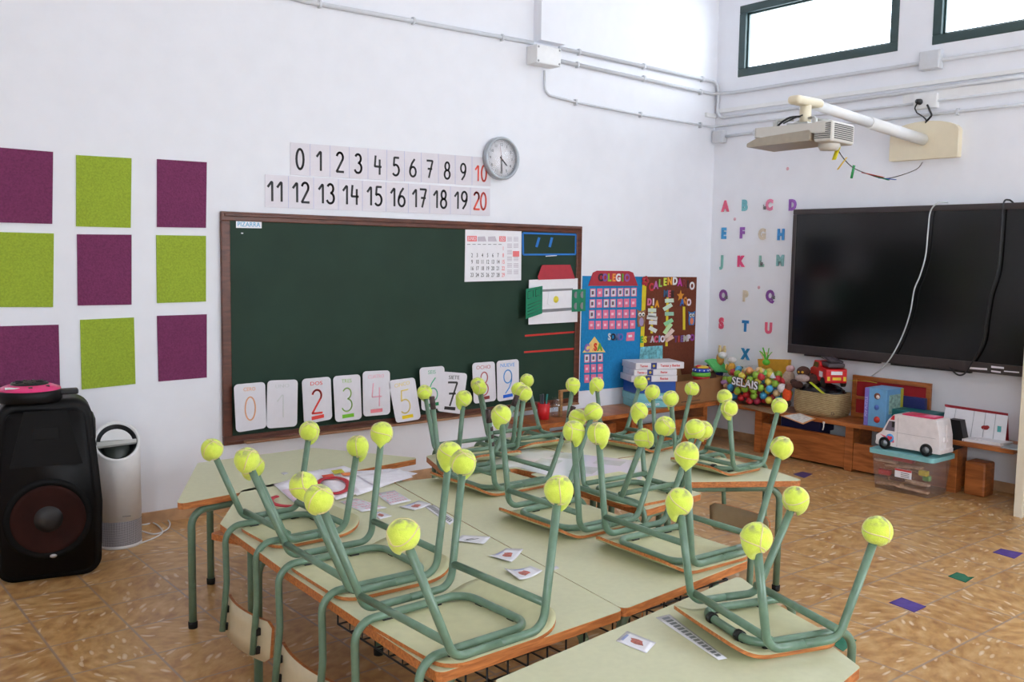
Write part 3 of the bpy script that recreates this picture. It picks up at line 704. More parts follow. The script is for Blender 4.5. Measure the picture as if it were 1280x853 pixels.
obj('yellow_strip', mb, mat('yellow tape', (226, 204, 40)), root)
for (x, y, a, w_, c_) in [(815, 388, 0, 10, (210, 224, 206)), (815, 394, 2, 10, (222, 226, 220)), (815, 397.5, 8, 13, (226, 228, 222)), (816, 403.5, 4, 10, (226, 226, 226)), (816, 412, 28, 10, (226, 232, 226)),
                       (836.5, 376, -3, 11, (206, 224, 206)), (834.5, 384, -32, 12, (206, 226, 206)), (836.5, 392.5, 0, 11, (160, 206, 176)), (835.5, 403, -30, 12, (150, 214, 160)), (834.5, 411, -55, 15, (196, 230, 170)), (836, 418, -48, 16, (232, 206, 196)), (836.5, 423.5, -30, 11, (240, 196, 180))]:
    q = []
    for u, v in ((-1, -1), (1, -1), (1, 1), (-1, 1)):
        dx, dy = u*w_/2, v*2.4; q.append((x+dx*math.cos(R(a))-dy*math.sin(R(a)), y+dx*math.sin(R(a))+dy*math.cos(R(a))))
    obj('date_card', wallplate(q, 'L', o4+.002, .002), mat('date card %d %d %d' % c_, c_, .6), root)
a_, z_ = pl(850.5, 370, o4); obj('star', MB().prism([((.042 if k % 2 == 0 else .018)*math.sin(k*PI/5), (.042 if k % 2 == 0 else .018)*math.cos(k*PI/5)) for k in range(10)], 0, .003, ML(a_, z_, o4)), mat('orange star foil', (214, 140, 30), .5), root)
fl_ = MB(); a_, z_ = pl(806.5, 351.5, .012)
for k in range(5): fl_.ball((math.cos(k*1.257)*.022, math.sin(k*1.257)*.022, .006), .016, (1, 1, .35), 10, ML(a_, z_, .008))
obj('flower', fl_, M_red, root)
a_, z_ = pl(814.5, 360.5, .012)
# owls
for (x, y, s_, cb, cwing, ce, t_) in [(801.5, 398, 1.0, (150, 110, 80), (170, 150, 190), (230, 200, 160), 'left'), (864.5, 398, .85, (70, 130, 190), (226, 130, 90), (250, 250, 250), 'right')]:
    a_, z_ = pl(x, y, .012); M_ = ML(a_, z_, .010) @ Matrix.Scale(s_, 4)
    ow = obj('owl_cutout', MB().prism([(-.03, -.06), (.03, -.06), (.04, -.02), (.036, .03), (.045, .062), (.02, .052), (-.02, .052), (-.045, .062), (-.036, .03), (-.04, -.02)], 0, .004, M_), mat('owl body '+t_, cb, .7), root)
    obj('owl_belly', MB().prism([(.022*math.cos(k*PI/8), .03*math.sin(k*PI/8)-.025) for k in range(16)], .004, .006, M_), mat('owl belly '+t_, cwing, .7), ow)
    for sx_ in (-1, 1):
        e_ = MB(); e_.lathe([(0, .007), (.015, .007), (.015, .004)], M_ @ T3(sx_*.017, .026, 0), 14); e_.mi = 1; e_.lathe([(0, .009), (.007, .009), (.007, .007)], M_ @ T3(sx_*.017, .026, 0), 12)
        obj('owl_eye', e_, [mat('owl eye', (240, 236, 226), .6), M_ink], ow)
obj('season_picture', wallplate([(800.5, 434), (828, 432), (828, 452), (799, 452)], 'L', o4+.002, .002), mat('season print', (120, 190, 200), .6, var=.45, scale=45), root)

# ------------------------------------------------------------------ right wall: letters
LT = [('A', 907, 258.5, (226, 100, 130), 'pink'), ('B', 931, 257.5, (120, 184, 192), 'teal'), ('C', 962, 257, (222, 130, 160), 'pink'), ('D', 991, 257, (150, 92, 176), 'purple'),
      ('E', 905, 292.5, (70, 150, 200), 'blue'), ('F', 928, 292, (150, 92, 176), 'purple'), ('G', 953, 293.5, (214, 200, 180), 'beige'), ('H', 976.5, 294, (70, 150, 210), 'blue'),
      ('J', 903, 327, (130, 186, 176), 'teal'), ('K', 926, 327.5, (232, 80, 130), 'pink'), ('L', 952, 327.5, (150, 192, 180), 'teal'), ('M', 975.5, 326.5, (140, 190, 190), 'teal'),
      ('O', 904.5, 370, (140, 80, 150), 'purple'), ('P', 932, 371, (214, 200, 176), 'beige'), ('Q', 963, 370.5, (140, 80, 160), 'purple'),
      ('S', 902, 405, (232, 90, 120), 'pink'), ('T', 932, 408.5, (50, 130, 190), 'blue'), ('U', 961, 411, (232, 100, 130), 'pink'),
      ('V', 903, 440, (226, 200, 150), 'beige'), ('X', 932, 443.5, (50, 140, 190), 'blue'), ('Y', 955, 448, (232, 205, 160), 'beige')]
for ch, x, y, c, cn in LT:
    h = 12.5
    o_ = single('alphabet_letter', glyph_on(MB(), ch, x, y, h, 'R', 0, .004, .006, .8), mat('foam letter %d %d %d' % c, c, .7), '%s foam capital letter %s stuck on the wall left of the television' % (cn, ch), 'letter', 'foam letters beside the television')
for x, y, t_ in ((956, 259, 'beside the letter C'), (952, 329, 'on the letter L'), (967, 371, 'on the letter Q'), (908, 371, 'on the letter O')):
    mb = MB(); a_, z_ = pr(x, y, .012); 
    for k in range(7): mb.box(((k % 3-1)*.009, (k//3-1)*.012, .0), (.008, .011, .003), R0 @ T3(a_, z_, .014), .001)
    single('spotted_sticker', mb, mat('black and white spots', (120, 118, 120), .6, var=.95, scale=160), 'tiny black and white spotted sticker %s' % t_, 'sticker', 'spotted stickers among the letters')
for x, y in ((984.5, 211), (918.5, 274), (948.5, 359.5)):
    a_, z_ = pr(x, y); single('wall_dot', MB().lathe([(0, .002), (.011, .0015), (.012, 0)], R0 @ T3(a_, z_, 0), 14), mat('pink putty', (226, 176, 186), .8),
        {984.5: 'pink round dot on the wall under the projector', 918.5: 'pink round dot on the wall under the letter A', 948.5: 'pink round dot on the wall above the letter Q'}[x], 'wall dot')

# television
TX = .075
yl_, _ = pr(989, 350, TX); zt_, zb_ = pr(996, 262, TX)[1], pr(987, 440, TX)[1]; yr_ = yl_+1.80
root = thing('television', (XR, -(yl_+yr_)/2, zb_), 'huge black flat interactive television screen on the right wall', 'television')
zb_ -= .005; W_, H_ = yr_-yl_, zt_-zb_; cyy, czz = (yl_+yr_)/2, (zt_+zb_)/2
obj('casing', MB().box((cyy, czz, .045), (W_, H_, .06), R0, .008), mat('dark metal casing', (44, 42, 44), .4), root)
mb = MB()
for z, h in ((zt_-.0175, .035), (zb_+.03, .06)): mb.box((cyy, z, .079), (W_, h, .012), R0, .003)
for x in (yl_+.013, yr_-.013): mb.box((x, czz+.012, .079), (.026, H_-.095, .012), R0, .003)
obj('bezel', mb, mat('dark brown bezel', (58, 50, 50), .35), root)
obj('screen', MB().box((cyy, czz+.0125, .0755), (W_-.05, H_-.093, .003), R0), M_screen, root)
mb = MB(); mb.box((yl_+.40, zb_-.0, .06), (.55, .022, .03), R0, .003); mb.box((yl_+1.0, zb_-.002, .06), (.5, .02, .03), R0, .003); obj('speaker_bar', mb, M_black, root)
mb = MB()
for (x0, y0, x1, y1) in ((1212, 459, 1234, 462.5), (1239, 457.5, 1255, 461), (1239, 463, 1251, 466), (1255, 463.5, 1274, 466)): 
    wallplate([(x0, y0), (x1, y0+1.6), (x1, y1+.6), (x0, y1-1)], 'R', .0855, .001, mb)
obj('sticker', mb, M_paper, root)
# cables
def rcable(px, offs, r, m, label, name='cable'):
    P = []
    for (x, y), o_ in zip(px, offs):
        a_, z_ = pr(x, y, o_); P.append(R0 @ Vector((a_, z_, o_)))
    return single(name, MB().tube(smooth(P), r, 8), m, label, 'cable')
def smooth(P, n=6):
    P = [Vector(p) for p in P]; out = []
    for i in range(len(P)-1):
        p0, p1, p2, p3 = P[max(i-1, 0)], P[i], P[i+1], P[min(i+2, len(P)-1)]
        for k in range(n):
            t = k/n; out.append(.5*((2*p1)+(-p0+p2)*t+(2*p0-5*p1+4*p2-p3)*t*t+(-p0+3*p1-3*p2+p3)*t**3))
    return out+[P[-1]]
rcable([(1185, 253), (1172, 254), (1163, 265), (1160, 290), (1157, 320), (1150, 345), (1143, 362), (1138, 390), (1130, 415), (1118, 440), (1105, 458), (1090, 470)], [.06, .11]+[.105]*7+[.105, .09, .05], .0042, mat('pale grey cable', (200, 204, 204), .5), 'pale grey cable hanging down in front of the television')
rcable([(1268, 255), (1261, 250), (1254, 256), (1251, 300), (1247, 340), (1238, 370), (1233, 400), (1228, 430), (1214, 455), (1206, 467), (1198, 469), (1190, 463), (1186, 458)], [.06, .06, .10]+[.10]*9+[.07], .005, M_black, 'thin black cable hanging over the right part of the television')

MF = Matrix(((1, 0, 0, 0), (0, 0, 1, 0), (0, 1, 0, 0), (0, 0, 0, 1)))  # profile in x,z extruded along y
# ------------------------------------------------------------------ projector on its arm
py_, pz_ = 2.953, 2.063
root = thing('projector_mount', (XR, py_, pz_), 'cream and white telescopic projector arm on a wall plate above the television', 'projector mount')
bl, br_ = pr(1111, 202, .05), pr(1196, 200, .05); tpz = pr(1150, 152, .05)[1]
hz = pr(1111, 170, .05)[1]
poly = [(bl[0], bl[1]), (br_[0], bl[1]), (br_[0], hz)]
for k in range(1, 12):
    a = k/12*PI; poly.append(((bl[0]+br_[0])/2+(br_[0]-bl[0])/2*math.cos(a), hz+(tpz-hz)*math.sin(a)))
poly.append((bl[0], hz))
obj('wall_plate', MB().prism(rpoly(poly[:1]+poly[1:], .006, 2), 0, .05, R0), M_cream, root)
EX, EZ = 4.36, 2.145
obj('arm', MB().tube([(XR-.05, py_, pz_), (XR-.66, py_, pz_+(EZ-pz_)*.52)], .034, 20), M_pvc, root)
obj('inner_arm', MB().tube([(XR-.64, py_, pz_+(EZ-pz_)*.50), (EX+.09, py_, EZ)], .028, 20), M_pvc, root)
mb = MB(); mb.box((EX+.0, py_, EZ+.006), (.24, .075, .045), None, .02, 4)
obj('head_bracket', mb, M_cream, root)
obj('drop_tube', MB().tube([(EX-.0, py_, EZ), (EX-.0, py_, EZ-.115)], .030, 18), M_cream, root)
pj = thing('projector', (EX, py_, EZ-.225), 'grey white ceiling projector hanging from the white arm, vents on its right end', 'projector', rz=R(-84))
def B(name, mb, m, p): return obj(name, mb, m, p, world=False)
M_pj = mat('light grey projector', (206, 202, 194), .4, var=.02); M_pjd = mat('warm grey projector side', (168, 158, 142), .4)
mb = MB(); mb.prism(rpoly([(-.24, -.13), (.20, -.13), (.20, .13), (-.17, .13)], .03), .05, .10); B('body', mb, M_pj, pj)
mb = MB(); mb.prism(rpoly([(-.26, .0), (.10, .012), (.10, .066), (-.20, .046), (-.26, .020)], .008, 3), -.137, .135, MF); B('front_cover', mb, M_pjd, pj)
mb = MB(); mb.box((.165, 0, .055), (.10, .25, .105), None, .012, 3); B('lamp_housing', mb, M_pj, pj)
mb = MB()
for k in range(8): mb.box((.165, -.1265, .022+k*.010), (.085, .004, .004))
for k in range(8): mb.box((.2165, 0, .022+k*.010), (.004, .2, .004))
B('vent', mb, mat('dark vent', (70, 68, 66), .6), pj)
mb = MB(); mb.lathe([(0, -.03), (.045, -.028), (.055, -.01), (.055, .01)], T3(.14, 0, .0), 24); B('lens_hood', mb, M_pj, pj)
mb = MB(); mb.box((-.02, .0, .112), (.12, .10, .02), None, .004)
for x, y in ((-.12, -.09), (.1, -.09), (.1, .09), (-.12, .09)):
    mb.tube([(x, y, .09), (x, y, .135), (x*.4, y*.4, .14)], .008, 8, .02)
    mb.lathe([(0, .13), (.014, .128), (.014, .09)], T3(x, y, 0), 10)
B('suspension_plate', mb, mat('zinc bracket', (190, 190, 186), .3, .7), pj)
mb = MB(); mb.box((-.16, -.134, .045), (.05, .003, .010)); B('badge', mb, M_pvc, pj)
mb = MB()
mb.tube(smooth([(-.01, -.02, .155), (-.06, -.05, .15), (-.09, -.08, .125), (-.10, -.10, .105)]), .006, 6); mb.tube(smooth([(0, -.03, .16), (-.03, -.07, .14), (-.07, -.10, .115)]), .004, 6)
B('cable', mb, M_black, pj)
# garland of knotted tapes from projector to the plate
def WPt(px, py, X): 
    p = hit(px, py, 0, X); return p
gp = [WPt(1047, 187, 4.45), WPt(1056, 200, 4.5), WPt(1067, 210, 4.65), WPt(1083, 217, 4.8), WPt(1103, 223, 5.0), WPt(1120, 221, 5.2), WPt(1145, 212, 5.45), WPt(1153, 203, 5.59)]
root = thing('tape_garland', gp[3], 'thin string with coloured tape flags sagging from the projector to the wall plate', 'string')
obj('string', MB().tube(smooth(gp), .0025, 6), mat('dark string', (70, 60, 60), .8), root)
for p_, d_, c_ in ((gp[0], (-.03, 0, -.055), (232, 216, 40)), (gp[1], (-.03, .02, -.05), (240, 200, 60)), (gp[2], (.0, .01, -.055), (30, 140, 70)), (gp[3], (.09, -.05, -.018), (190, 40, 40)), ((gp[3]+gp[4])/2, (.08, -.04, -.02), (40, 150, 90)), (gp[4], (.07, -.04, -.005), (40, 90, 190))):
    a_ = Vector(p_); obj('tape_flag', MB().tube([a_-Vector(d_)*.25, a_+Vector(d_)], .013, 6, flat=.15), mat('flag %d %d %d' % c_, c_, .6), root)

# ------------------------------------------------------------------ tables
def table(poly, legs, label, thick=.024, basket=None, rc=.02):
    cx = sum(p[0] for p in poly)/len(poly); cy = sum(p[1] for p in poly)/len(poly)
    root = thing('classroom_table', (cx, cy, 0), label, 'table', 'green topped classroom tables pushed together')
    rp = rpoly(poly, rc, 4)
    mb = MB(); mb.prism(rp, ZT-thick, ZT-.0016); obj('plywood_board', mb, M_edge, root)
    obj('laminate_top', MB().prism(rp, ZT-.0015, ZT), M_lam, root)
    zt = ZT-thick-.016
    for (a, b) in legs:
        A, B_ = Vector((*a, 0)), Vector((*b, 0)); mid = (A+B_)/2
        for P, Q in ((A, B_), (B_, A)):
            mb = MB(); mb.tube([P+Vector((0, 0, .012)), P+Vector((0, 0, zt)), mid+Vector((0, 0, zt))], .0135, 14, .055)
            l_ = obj('leg', mb, M_green, root)
            obj('rubber_foot', MB().lathe([(0, 0), (.0155, 0), (.0165, .022), (.0138, .024)], T3(P.x, P.y, 0), 14), M_rubber, l_)
    if len(legs) >= 2:
        mb = MB()
        for (a, b), (c, d) in zip(legs[:-1], legs[1:]):
            m1 = (Vector(a)+Vector(b))/2; m2 = (Vector(c)+Vector(d))/2
            for s_ in (-.1, .1):
                dv = (Vector(b)-Vector(a)).normalized()*s_; dw = (Vector(d)-Vector(c)).normalized()*s_
                if dv.dot(dw) < 0: dw = -dw
                mb.box((0, 0, 0), ((m2+dw-m1-dv).length, .02, .02), T3((m1+dv+m2+dw).x/2, (m1+dv+m2+dw).y/2, zt) @ Matrix.Rotation(math.atan2((m2+dw-m1-dv).y, (m2+dw-m1-dv).x), 4, 'Z'))
        obj('under_rail', mb, M_green, root)
    if basket:
        x0, x1, y0, y1 = basket; mb = MB(); z = ZT-.13; k = 0
        n = int((x1-x0)/.06); m = int((y1-y0)/.06)
        for i in range(n+1): x = x0+(x1-x0)*i/n; mb.tube([(x, y0, ZT-.05), (x, y0, z), (x, y1, z), (x, y1, ZT-.05)], .0028, 5)
        for j in range(m+1): y = y0+(y1-y0)*j/m; mb.tube([(x0, y, ZT-.05), (x0, y, z), (x1, y, z), (x1, y, ZT-.05)], .0028, 5)
        mb.tube([(x0, y0, ZT-.05), (x1, y0, ZT-.05), (x1, y1, ZT-.05), (x0, y1, ZT-.05)], .004, 6, closed=True)
        obj('wire_basket', mb, M_black, root)
    return root
t1 = table([(1.084, 1.556), (1.648, 1.575), (1.760, 2.30), (1.880, 3.02), (1.55, 3.262), (1.372, 3.232), (1.143, 2.867), (1.112, 2.35)],
      [((1.15, 1.63), (1.58, 1.64)), ((1.150, 2.60), (1.58, 2.62)), ((1.27, 2.92), (1.75, 2.95))], 'long pale green table at the front left, three chairs upside down along its left edge', basket=(1.2, 1.56, 1.62, 2.2))
obj('shelf_board', MB().prism(rpoly([(1.135, 2.93), (1.42, 3.06), (1.42, 2.80), (1.2, 2.78)], .01, 2), .395, .415), M_edge, t1)
table([(1.651, 1.577), (2.224, 1.629), (2.262, 2.36), (2.360, 2.93), (1.884, 3.015), (1.764, 2.30)],
      [((1.72, 1.65), (2.16, 1.70)), ((1.94, 2.93), (2.29, 2.88))], 'long pale green table right of the seam, cards lying along its left edge', basket=(1.75, 2.15, 1.65, 2.25))
# trapezoid table by the wall, under the papers
table([(1.112, 3.175), (2.20, 3.315), (1.93, 3.765), (1.407, 3.757)], [((1.175, 3.205), (2.10, 3.32)), ((1.395, 3.60), (1.93, 3.68))], 'trapezoid green table nearest the speaker and air purifier, papers piled on its right')
# foreground right
table([(1.161, 1.462), (0.80, 1.0), (1.22, .93), (1.820, 1.038), (2.085, 1.56)], [((1.02, 1.13), (1.72, 1.09)), ((1.28, 1.41), (1.97, 1.50))], 'foreground green table at the bottom edge of the picture with one small chair on it', rc=.012)
# middle ones behind
table([(2.372, 2.178), (2.719, 2.212), (2.74, 2.82), (2.392, 2.82)], [((2.42, 2.23), (2.67, 2.26)), ((2.45, 2.76), (2.69, 2.76))], 'small green table in the middle, a dark shaded chair on its near end')
table([(2.746, 2.405), (3.208, 2.108), (3.270, 2.33), (3.275, 2.80), (2.755, 2.82)], [((2.79, 2.44), (3.170, 2.19)), ((2.80, 2.76), (3.22, 2.75))], 'green table at the right, its pointed corner over open floor, one small chair on it')
table([(2.12, 2.99), (2.412, 2.93), (2.43, 2.83), (2.775, 2.83), (2.785, 3.40), (2.63, 3.395), (2.245, 3.335)], [((2.22, 3.06), (2.28, 3.29)), ((2.71, 2.89), (2.72, 3.33))], 'far green table in front of the chalkboard ledge with two small chairs on it')
table([(2.787, 2.83), (3.275, 2.81), (3.325, 3.08), (3.06, 3.42), (2.795, 3.40)], [((2.85, 2.88), (2.85, 3.34)), ((3.22, 2.87), (3.05, 3.33))], 'farthest green table, one small chair on it below the blue felt board')

# ------------------------------------------------------------------ chairs, standing upside down on their seats
def ball_bm(v=0, flap=.012):
    mb = MB(); q = bmesh.ops.create_uvsphere(mb.b, u_segments=28, v_segments=18, radius=.0335)['verts']
    for p in q:
        a = math.atan2(p.co.y, p.co.x); d = abs((a-v+PI) % (2*PI)-PI)
        if p.co.z < -.010:
            t = min(1, (-.010-p.co.z)/.023)
            k = max(0, 1-d/1.1)
            p.co.z -= flap*t*k*1.1; p.co.x *= 1+.12*t*k; p.co.y *= 1+.12*t*k
        if p.co.z < -.027 and d > 1.3: p.co.z = -.027+(p.co.z+.027)*.2
        f = 1+.018*math.sin(3*a+v)*math.cos(p.co.z*60); p.co.x *= f; p.co.y *= f
    for f in mb.b.faces: f.smooth = True
    return mb
def seam_pts(v):
    out = []; r = .0333
    rot = Matrix.Rotation(v, 3, 'Z') @ Matrix.Rotation(.9+v*.7, 3, 'X')
    for k in range(64):
        t = k/64*2*PI; a = .44; b = 1-a
        p = Vector((a*math.cos(t)+b*math.cos(3*t), a*math.sin(t)-b*math.sin(3*t), 2*math.sqrt(a*b)*math.sin(2*t))).normalized()*r
        out.append(rot @ p)
    return out
ball_meshes = {}
def tennis_ball(parent, loc, v, rz):
    k = v
    if k not in ball_meshes:
        o = obj('tennis_ball', ball_bm(v*1.3, [.013, .004, .018, .009][v]), M_ballm, parent, world=False)
        s = obj('seam', MB().tube(seam_pts(v*1.9), .0016, 6, closed=True), M_seam, o, world=False)
        ball_meshes[k] = (o.data, s.data)
    else:
        o = bpy.data.objects.new('tennis_ball', ball_meshes[k][0]); COL.objects.link(o); o.parent = parent
        s = bpy.data.objects.new('seam', ball_meshes[k][1]); COL.objects.link(s); s.parent = o
    o.location = loc; o.rotation_euler = (0, 0, rz)
    return o
r_ = .0098
M_bolt = mat('black fitting', (20, 20, 20), .4)
M_worn = mat('chipped dark tube end', (62, 46, 44), .7, var=.5, scale=70)
def make_chair(G, label, group, balls=True, clamps=False, big=True):
    wf, wr, uf, zf, zr, bf, brr, sf, srr, pu, zc1, zc2, vp, hb = G
    root = thing('school_chair', (0, 0, 0), label, 'chair', group)
    if not balls: zf -= .022; zr -= .022
    zb = .027
    side_pts = {}
    for s in (1, -1):
        wv = max(wf, wr)/2*.985*s
        mid = ((bf-brr)/2, wv, zb)
        for nm_, foot, bend in (('f', (uf, wf/2*s, zf), (bf, wv, zb)), ('r', (-uf, wr/2*s, zr), (-brr, wv, zb))):
            side_pts[nm_, s] = (Vector(foot), Vector(bend))
            l_ = obj('leg', MB().tube([foot, bend, mid], r_, 14, .042, nf=8), M_green, root, world=False)
            if not balls:
                d_ = (Vector(bend)-Vector(foot)).normalized(); f0 = Vector(foot)
                mb = MB(); mb.tube([f0-d_*.003, f0+d_*.045], r_+.0009, 12); 
                for q_ in range(3): mb.tube([f0+d_*(.06+.028*q_)+Vector((-.002, .003*s, 0)), f0+d_*(.075+.028*q_)+Vector((-.002, .003*s, 0))], r_*.88, 8)
                obj('worn_end', mb, M_worn, l_, world=False)
    for nm_, zc in (('f', zc1), ('r', zc2)):
        P = []
        for s in (1, -1):
            foot, bend = side_pts[nm_, s]; t = (zc-bend.z)/(foot.z-bend.z); P.append(bend+(foot-bend)*t)
        if nm_ == 'r' and zc < .06:
            for p_ in P: p_.x += .012
        elif nm_ == 'f' and zc < .06:
            for p_ in P: p_.x -= .010
        obj('crossbar', MB().tube(P, r_*.95, 12), M_green, root, world=False)
    # seat tube: post - loop - post
    zl = .022
    loop = [(-pu-.012, vp, -.31 if big else -.305), (-pu+.004, vp, -.15), (-pu, vp, zl), (bf+.004, vp, zl), (bf+.004, -vp, zl), (-pu, -vp, zl), (-pu+.004, -vp, -.15), (-pu-.012, -vp, -.31 if big else -.305)]
    obj('seat_frame', MB().tube(loop, r_, 14, .05, nf=8), M_green, root, world=False)
    # seat: moulded plywood, front edge rolled
    ws = max(wf, wr)/2-(.002 if big else .012); n, m = 26, 14; mb = MB(); th = .009
    def zz(u, v): return max(0, (u-(sf-.10))/.10)**2*.036 + .0015*(v/ws)**2
    def hw(u):
        rc = .055; d = min(u+srr, sf-u)
        return ws-(rc-math.sqrt(max(0, rc*rc-(rc-d)**2)) if d < rc else 0)
    us = [-srr+(sf+srr)*(.5-.5*math.cos(PI*i/n)) for i in range(n+1)]
    top = []; bot = []
    for u in us:
        h_ = hw(u); top.append([mb.b.verts.new((u, h_*(2*j/m-1), zz(u, h_*(2*j/m-1))+th)) for j in range(m+1)])
        bot.append([mb.b.verts.new((u, h_*(2*j/m-1), zz(u, h_*(2*j/m-1)))) for j in range(m+1)])
    for i in range(n):
        for j in range(m):
            a = mb.b.faces.new((top[i][j], top[i+1][j], top[i+1][j+1], top[i][j+1])); a.smooth = True
            a = mb.b.faces.new((bot[i][j], bot[i][j+1], bot[i+1][j+1], bot[i+1][j])); a.smooth = True
    ring_t = [top[i][0] for i in range(n+1)]+[top[n][j] for j in range(1, m+1)]+[top[i][m] for i in range(n-1, -1, -1)]+[top[0][j] for j in range(m-1, 0, -1)]
    ring_b = [bot[i][0] for i in range(n+1)]+[bot[n][j] for j in range(1, m+1)]+[bot[i][m] for i in range(n-1, -1, -1)]+[bot[0][j] for j in range(m-1, 0, -1)]
    for k in range(len(ring_t)):
        f = mb.b.faces.new((ring_t[k], ring_b[k], ring_b[(k+1) % len(ring_b)], ring_t[(k+1) % len(ring_t)])); f.material_index = 1
    obj('seat', mb, [M_ply, M_edge], root, world=False)
    # backrest: curved panel
    mb = MB(); hb0, hb1 = hb; n = 16; vb = vp+.050; rc = .016; th = .009; T_ = []; B2 = []
    for i in range(n+1):
        v = -vb+2*vb*i/n; d = min(v+vb, vb-v); cut = rc-math.sqrt(max(0, rc*rc-(rc-d)**2)) if d < rc else 0
        u = -pu-.004+.026*(v/vb)**2
        row = []
        for zq in (hb0+cut, hb0*.66+hb1*.34, hb0*.33+hb1*.67, hb1-cut):
            uu = u-.010*((zq-hb0)/(hb1-hb0)-.5)*-1
            row.append((uu, v, zq))
        T_.append([mb.b.verts.new(p) for p in row]); B2.append([mb.b.verts.new((p[0]+th, p[1], p[2])) for p in row])
    for i in range(n):
        for j in range(3):
            for A_, fl in ((T_, 0), (B2, 1)):
                q = (A_[i][j], A_[i+1][j], A_[i+1][j+1], A_[i][j+1]); f = mb.b.faces.new(q if fl == 0 else q[::-1]); f.smooth = True
    rt_ = [T_[i][0] for i in range(n+1)]+[T_[n][j] for j in (1, 2, 3)]+[T_[i][3] for i in range(n-1, -1, -1)]+[T_[0][j] for j in (2, 1)]
    rb_ = [B2[i][0] for i in range(n+1)]+[B2[n][j] for j in (1, 2, 3)]+[B2[i][3] for i in range(n-1, -1, -1)]+[B2[0][j] for j in (2, 1)]
    for k in range(len(rt_)):
        f = mb.b.faces.new((rt_[k], rb_[k], rb_[(k+1) % len(rb_)], rt_[(k+1) % len(rt_)])); f.material_index = 1
    obj('backrest', mb, [M_back, M_edge], root, world=False)
    SP = []
    for s in (1, -1):
        for z in (-.295, -.24): SP.append(((-pu+.003, vp*s+.004*s, z), (.016, .012, .022)))
        for u in (-.05, .09): SP.append(((u, vp*s, .0115), (.028, .012, .008)))
    for v in (-.06, .06): SP.append(((bf+.004, v, .0125), (.012, .026, .009)))
    for c_, d_ in SP: obj('spacer', MB().box(c_, d_, None, .002), M_bolt, root, world=False)
    if clamps:
        for v in (-.055, .055):
            mb = MB(); mb.tube([(bf+.004, v-.008, zl), (bf+.004, v+.008, zl)], .0135, 14); mb.box((bf-.008, v, .014), (.018, .016, .012), None, .002)
            mb.ball((bf+.017, v, zl+.002), .004, seg=8)
            obj('clamp', mb, M_bolt, root, world=False)
    if balls:
        for i, ((nm_, s), (foot, bend)) in enumerate(side_pts.items()):
            tennis_ball(root, foot, i, i*1.7)
    return root
#      wf   wr    uf    zf    zr    bf    br    sf   sr    pu   zc1  zc2   vp    backrest z
BIG = (.353, .340, .207, .342, .314, .169, .082, .240, .100, .140, .085, .065, .128, (-.335, -.205))
SML = (.307, .288, .1675, .280, .261, .125, .065, .205, .095, .145, .048, .048, .108, (-.325, -.205))
GRP = 'chairs standing upside down on the tables'
big = make_chair(BIG, 'x', GRP); sml = make_chair(SML, 'x', GRP, big=False); smc = make_chair(SML, 'x', GRP, clamps=True, big=False); bare = make_chair(BIG, 'x', GRP, balls=False)
spots = [
 ('big', 1.193, 1.723, 1.4, 'upside down green chair nearest the camera, front one of three on the left table'),
 ('big', 1.220, 2.185, 358.8, 'middle one of the three upside down green chairs on the left table edge'),
 ('sml', 1.258, 2.644, 0.8, 'smaller upside down chair, farthest of the three on the left table edge'),
 ('big', 2.156, 1.806, 177.7, 'upside down chair at the near right corner of the joined tables, behind the foreground one'),
 ('big', 2.124, 2.232, 179.8, 'upside down chair in the middle of the right table, between two others'),
 ('bare', 2.228, 2.788, 179.9, 'upside down chair without tennis balls, bare chipped leg ends'),
 ('smc', 1.843, 1.280, 162.4, 'small upside down chair alone on the foreground table, black clamps on its frame'),
 ('sml', 2.426, 3.245, 266.2, 'far left small upside down chair in front of number cards 7 and 8'),
 ('sml', 2.776, 3.321, 267.2, 'small upside down chair in front of the red pen pot and right blackboard end'),
 ('sml', 3.205, 2.961, 188.1, 'farthest small upside down chair, in front of the puzzle boxes'),
 ('smc', 3.150, 2.457, 179.0, 'small upside down chair on the right table with the pointed corner'),
 ('sml', 2.475, 2.305, 87.1, 'small shaded upside down chair in the middle, seen from its back'),
]
protos = {'big': big, 'sml': sml, 'smc': smc, 'bare': bare}; used_p = set()
for i, (k, x, y, a, lab) in enumerate(spots):
    o = protos[k] if k not in used_p else copy_tree(protos[k])
    if k in used_p:
        bs = [c for c in bpy.data.objects if c.parent == o and c.name.startswith('tennis_ball')]
        for j, c in enumerate(bs): c.rotation_euler = (R(random.uniform(-12, 12)), R(random.uniform(-12, 12)), random.uniform(0, 6.28))
    used_p.add(k)
    o.location = (x, y, ZT+.0005); o.rotation_euler = (0, 0, R(a)); o['label'] = lab

